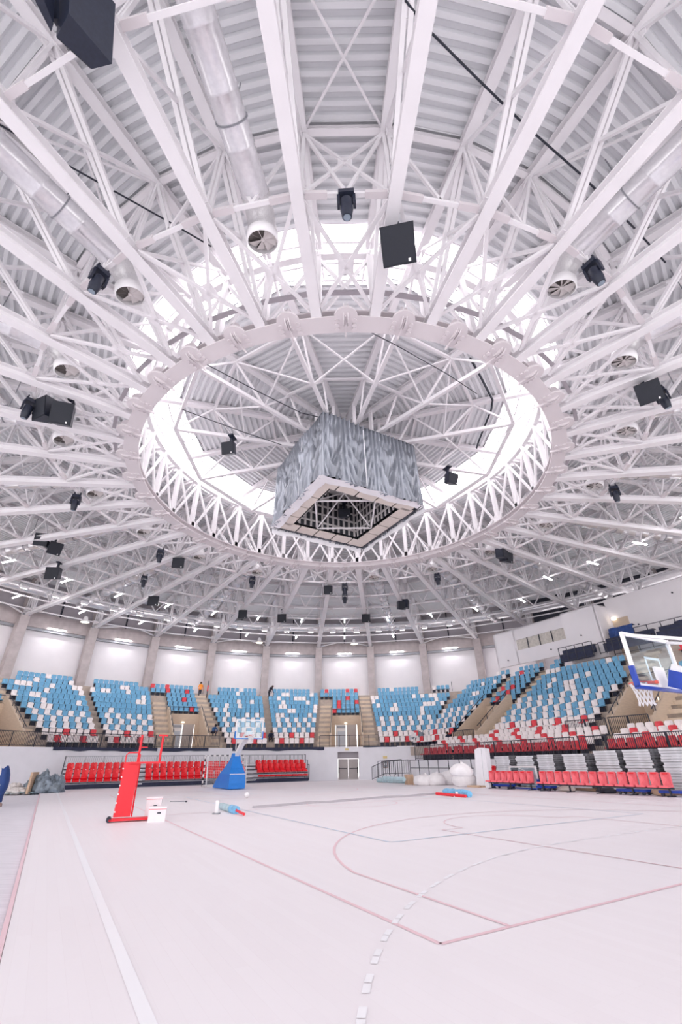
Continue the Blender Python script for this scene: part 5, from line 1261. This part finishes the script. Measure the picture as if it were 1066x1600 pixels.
for k, (y, du, r) in enumerate(((1222.5, 0, 0.14), (1221, 0.2, 0.15), (1219.5, 0.1, 0.14))):
    roll('rolled_mat', at(591 + 3 * k, y, 0) if k < 2 else at(600, 1220, 0.22), at(636, y + 1.6, 0) if k < 2 else at(632, 1221.5, 0.22), r, 'teal_wrap', f'long pale teal rolled mat on the floor by the ramp rail, {("front", "rear", "top")[k]} one', 'mat', group='rolled mats')
t = rail('ramp_rail', [uw(20.6, 14.5, 0), uw(18.6, 14.5, 0.42), uw(15.2, 14.5, 0.5)], 'dark railing of the sloping ramp at the corner of the court', 1.02, 0.9, 0.3)
rail('ramp_rail', [uw(18.7, 13.9, 0.0), uw(15.3, 13.9, 0.1)], 'second dark railing in front of the ramp', 1.45, 0.55, bal=False)
sr_ = rail('ramp_rail', [uw(15.1, 14.6, 0), uw(10.5, 14.6, 0), uw(5.9, 14.6, 0)], 'long dark railing along the side wall behind the white sacks', 1.5, 1.15, bal=False)
b = MB(); b.beam(Vector((0, 0, 0.95)), uw(8.0, 14.6, 0.95) - uw(15.1, 14.6, 0), 0.04, 0.04, 'dark_steel'); b.build('middle_bar', sr_)
rf = thing('frame_rack', at(655, 1214, 0.1), 'white tubular frame standing behind the white sacks', 'frame', rz=RZ_S)
b = MB(); b.tube([(-0.9, 0, 0), (-0.9, 0, 0.95), (-0.8, 0, 1.05), (0.8, 0, 1.05), (0.9, 0, 0.95), (0.9, 0, 0)], 0.07, 'white_paint', 8); b.build('tube', rf)
b = MB(); b.beam((-0.9, 0, 0.4), (0.9, 0, 0.4), 0.05, 0.05, 'white_paint'); b.build('cross_tube', rf)
for i_, (x, y, z) in enumerate(((736, 1210, 0.55), (772, 1210, 0.6))):
    o = link('loose_seat', up_m, None, at(x, y, z), RZ_S); o.scale = (1.1, 1.1, 1.1); tag(o, f'loose pale red seat {"left" if not i_ else "right"} of the leaning white slab', 'seat')
# ---- left corner: heap, debris, bundle
t = thing('plastic_heap', at(66, 1239), 'heap of crumpled dark grey plastic sheeting at the bleacher end', 'heap')
b = MB()
for k in range(5):
    b.blob((-0.7 + 0.34 * k, 0.25 * sin(k * 2.1), 0.3 + 0.1 * (k % 2)), (0.48, 0.5, 0.5 + 0.14 * (k % 3)), 'plastic_heap', k + 2, 0.5, 3.4, n=26)
b.build('sheeting', t)
t = thing('debris_pile', at(24, 1240), 'loose pile of torn white packaging against the recess wall', 'pile'); 
b = MB()
for k in range(46):
    a = rnd.random() * 6.28; r_ = rnd.random() ** 0.6 * 0.95; h_ = (1 - r_) * 0.55
    b.blob((r_ * cos(a) * 1.25, r_ * sin(a) * 0.7, 0.08 + h_ * rnd.random()), (0.1 + 0.16 * rnd.random(), 0.09 + 0.12 * rnd.random(), 0.06 + 0.12 * rnd.random()), 'rubble', k, 0.7, 2.6, n=8, flat=False)
tag(b.build('packaging', t), kind='stuff')
b = MB(); b.grid(lambda s, q: (-1.5 + 3.0 * s, -0.75 + 0.5 * q + 0.1 * sin(s * 9), 0.03 + 0.14 * abs(noise.noise(Vector((s * 5, q * 2, 3))))), 24, 4, 'teal_wrap', False); b.build('torn_sheet', t)
t = thing('padded_bundle', at(-12, 1258), 'tall bundle wrapped in white and dark blue cloth at the left edge', 'bundle')
b = MB(); b.blob((-0.28, 0, 0.62), (0.42, 0.35, 0.85), 'bag', 3, 0.25, n=18); b.build('white_cloth', t)
b = MB(); b.blob((0.05, 0.1, 0.62), (0.26, 0.3, 0.85), 'blue_tarp', 5, 0.25, n=16); b.build('blue_cloth', t)
b = MB(); b.blob((0.02, -0.28, 0.1), (0.16, 0.1, 0.1), 'sign_brown', 2, 0.3, n=8); tag(b.build('brown_scrap', None, at(2, 1262)), 'small brown scrap on the floor at the left edge', 'scrap')
# ---- a plastic-covered stretch of seats where the stands meet
t = thing('seat_cover', uw(16.5, 18.9, 2.6), 'torn plastic sheets draped over the lowest seats in the corner of the stands', 'sheeting')
o = Vector(t.location); b = MB()
for k in range(26):
    x, y = 637 + 60 * rnd.random(), 1143 + 19 * rnd.random(); c_ = at(x, y, 2.9 + (1163 - y) * 0.045) - o
    m_ = ('bag', 'plastic_heap', 'black_cloth', 'board_face')[k % 4]
    b.grid(lambda s, q: c_ + Vector((0.5 * (s - 0.5), 0.12 * noise.noise(Vector((s * 3, q * 3, k))), 0.42 * (q - 0.5) + 0.06 * sin(s * 9 + k))), 5, 4, m_, False)
tag(b.build('torn_sheet', t), kind='stuff')

# ================================================================== PEOPLE
def person(p, rz, joints, bones, radii, paint, label, extra=None):
    """one continuous skinned body; paint(co) -> material per face, in body space"""
    me = bpy.data.meshes.new('body'); keys = list(joints); me.from_pydata([joints[k] for k in keys], [(keys.index(a), keys.index(c)) for a, c in bones], []); me.update()
    o = bpy.data.objects.new('tmp', me); COL.objects.link(o)
    md = o.modifiers.new('s', 'SKIN'); sv = me.skin_vertices[0].data
    for i, k in enumerate(keys): sv[i].radius = (radii[k], radii[k] * 0.86); sv[i].use_root = (k == 'pelvis')
    o.modifiers.new('d', 'SUBSURF').levels = 2
    dg = bpy.context.evaluated_depsgraph_get(); m2 = bpy.data.meshes.new_from_object(o.evaluated_get(dg)); bpy.data.objects.remove(o)
    names = []
    m2.materials.clear(); mi = []
    for f in m2.polygons:
        nm = paint(f.center)
        if nm not in names: names.append(nm)
        mi.append(names.index(nm)); f.use_smooth = True
    for nm in names: m2.materials.append(MATS[nm])
    m2.polygons.foreach_set('material_index', mi)
    t = thing('person', p, label, 'person', None, rz); link('body', m2, t)
    return t
def head_bits(t, c, R=0.115, facing=(0, -1, 0)):
    f = Vector(facing); s = Vector((-f.y, f.x, 0)); c = Vector(c)
    b = MB(); b.blob(c + Vector((0, 0, 0.035)) - f * 0.02, (R * 1.04, R * 1.1, R * 1.05), 'hair', 2, 0.06, n=12, flat=False); b.build('hair', t)
    b = MB()
    for sg in (-1, 1): b.blob(c + f * R * 0.9 + s * sg * 0.04 + Vector((0, 0, 0.0)), (0.014, 0.012, 0.012), 'black', 1, 0, n=6, flat=False); b.blob(c + s * sg * R * 0.98, (0.02, 0.03, 0.04), 'skin', 1, 0, n=6, flat=False)
    b.blob(c + f * R * 1.05 + Vector((0, 0, -0.03)), (0.02, 0.025, 0.03), 'skin', 1, 0, n=6, flat=False); b.build('face', t)
def standing(bend=0.0, stride=0.1):
    J = dict(pelvis=(0, 0, 0.95), waist=(0, -0.02 - 0.1 * bend, 1.1), chest=(0, -0.03 - 0.3 * bend, 1.36 - 0.12 * bend), neck=(0, -0.02 - 0.45 * bend, 1.5 - 0.2 * bend), skull=(0, -0.04 - 0.55 * bend, 1.62 - 0.25 * bend), crown=(0, -0.03 - 0.6 * bend, 1.74 - 0.3 * bend))
    R = dict(pelvis=0.15, waist=0.135, chest=0.17, neck=0.06, skull=0.1, crown=0.075)
    B = [('pelvis', 'waist'), ('waist', 'chest'), ('chest', 'neck'), ('neck', 'skull'), ('skull', 'crown')]
    for s, nm in ((-1, 'l'), (1, 'r')):
        J['hip' + nm] = (s * 0.1, 0, 0.88); J['knee' + nm] = (s * 0.11, -0.02 + s * stride * 0.5, 0.48); J['ankle' + nm] = (s * 0.11, s * stride, 0.08); J['toe' + nm] = (s * 0.12, s * stride - 0.15, 0.045)
        J['sh' + nm] = (s * 0.19, J['chest'][1] + 0.01, J['chest'][2] + 0.06); J['el' + nm] = (s * 0.27, J['chest'][1] + 0.02 - 0.12 * bend, J['chest'][2] - 0.22); J['wr' + nm] = (s * 0.25, J['chest'][1] - 0.12 - 0.1 * bend, J['chest'][2] - 0.44)
        J['ha' + nm] = (s * 0.24, J['chest'][1] - 0.16 - 0.12 * bend, J['chest'][2] - 0.54)
        R.update({'hip' + nm: 0.11, 'knee' + nm: 0.072, 'ankle' + nm: 0.052, 'toe' + nm: 0.04, 'sh' + nm: 0.085, 'el' + nm: 0.055, 'wr' + nm: 0.04, 'ha' + nm: 0.038})
        B += [('pelvis', 'hip' + nm), ('hip' + nm, 'knee' + nm), ('knee' + nm, 'ankle' + nm), ('ankle' + nm, 'toe' + nm), ('chest', 'sh' + nm), ('sh' + nm, 'el' + nm), ('el' + nm, 'wr' + nm), ('wr' + nm, 'ha' + nm)]
    return J, B, R
def hands(t, J):
    for s in ('l', 'r'):
        h = Vector(J['ha' + s]); b = MB()
        for k in range(4): q = h + Vector((0.0, -0.03 + 0.02 * k, -0.03)); b.tube([q, q + Vector((0, -0.01, -0.05)), q + Vector((0, -0.025, -0.075 + 0.006 * k))], [0.011, 0.01, 0.007], 'skin', 6)
        q = h + Vector((0.02 if s == 'l' else -0.02, -0.04, 0)); b.tube([q, q + Vector((0, -0.035, -0.03))], [0.012, 0.009], 'skin', 6); b.build('fingers', t)
J, B, R = standing(0.05, 0.12)
def paint1(c):
    if c.z > 1.5: return 'skin'
    if c.z < 0.1: return 'black_cloth'
    if c.z < 0.92 and abs(c.x) < 0.2: return 'trouser'
    return 'orange' if c.z > 0.98 or abs(c.x) < 0.24 else 'skin'
p = loc(-30, 2.3, 37.6, 0) + C; p.z = fz(10) + 0.04
t = person(p, 0.6, J, B, R, paint1, 'person in orange jacket and dark trousers walking at the stair top'); head_bits(t, J['skull']); hands(t, J)
t2 = thing('pole', p + Vector((0.75, 0.3, 0)), 'dark upright pole with red sleeve beside the person in orange', 'pole')
b = MB(); b.tube([(0, 0, 0), (0.05, 0, 1.9)], 0.05, 'black', 6); b.build('shaft', t2); b = MB(); b.tube([(0.02, 0, 0.8), (0.03, 0, 1.4)], 0.07, 'red_pad', 6); b.build('sleeve', t2)
J, B, R = standing(0.75, 0.06)
p = pol(37.0, -14.3, fz(10))
t = person(p, 1.2, J, B, R, lambda c: 'hair' if c.z > 1.5 else 'black_cloth', 'person in black bending forward among the topmost seats'); head_bits(t, J['skull']); hands(t, J)
def crouching():
    J = dict(pelvis=(0, 0.1, 0.3), waist=(0, 0.02, 0.45), chest=(0, -0.14, 0.66), neck=(0, -0.24, 0.78), skull=(0, -0.3, 0.88), crown=(0, -0.33, 0.98))
    R = dict(pelvis=0.16, waist=0.15, chest=0.18, neck=0.06, skull=0.1, crown=0.075)
    B = [('pelvis', 'waist'), ('waist', 'chest'), ('chest', 'neck'), ('neck', 'skull'), ('skull', 'crown')]
    for s, nm in ((-1, 'l'), (1, 'r')):
        J['hip' + nm] = (s * 0.12, 0.08, 0.3); J['knee' + nm] = (s * 0.17, -0.34, 0.48); J['ankle' + nm] = (s * 0.15, -0.16, 0.08); J['toe' + nm] = (s * 0.16, -0.3, 0.045)
        J['sh' + nm] = (s * 0.2, -0.13, 0.7); J['el' + nm] = (s * 0.27, -0.28, 0.5); J['wr' + nm] = (s * 0.16, -0.46, 0.42); J['ha' + nm] = (s * 0.12, -0.52, 0.38)
        R.update({'hip' + nm: 0.12, 'knee' + nm: 0.08, 'ankle' + nm: 0.055, 'toe' + nm: 0.04, 'sh' + nm: 0.09, 'el' + nm: 0.06, 'wr' + nm: 0.04, 'ha' + nm: 0.038})
        B += [('pelvis', 'hip' + nm), ('hip' + nm, 'knee' + nm), ('knee' + nm, 'ankle' + nm), ('ankle' + nm, 'toe' + nm), ('chest', 'sh' + nm), ('sh' + nm, 'el' + nm), ('el' + nm, 'wr' + nm), ('wr' + nm, 'ha' + nm)]
    return J, B, R
J, B, R = crouching()
p = loc(-30, 2.3, 30.0, 0) + C; p.z = fz(2) + 0.02
t = person(p, 0.9, J, B, R, lambda c: 'trouser' if c.z < 0.4 or c.y < -0.4 else ('skin' if c.z > 0.84 else 'denim'), 'person in blue jacket crouching on the stair beside the left portal'); head_bits(t, J['skull']); hands(t, J)
p = pol(29.4, -14.9, fz(1) + 0.0)
t = person(p, 0.3, J, B, R, lambda c: 'trouser' if c.z < 0.4 else ('skin' if c.z > 0.84 else 'navy'), 'person in dark clothes crouching in the aisle behind the far hoop'); head_bits(t, J['skull']); hands(t, J)
p = uw(14.85, 18.9, sz(4))
t = person(p, RZ_S + 0.4, J, B, R, lambda c: 'black_cloth' if c.z < 0.4 else ('skin' if c.z > 0.84 else 'navy'), 'person in navy clothes crouching by the covered corner seats'); head_bits(t, J['skull']); hands(t, J)
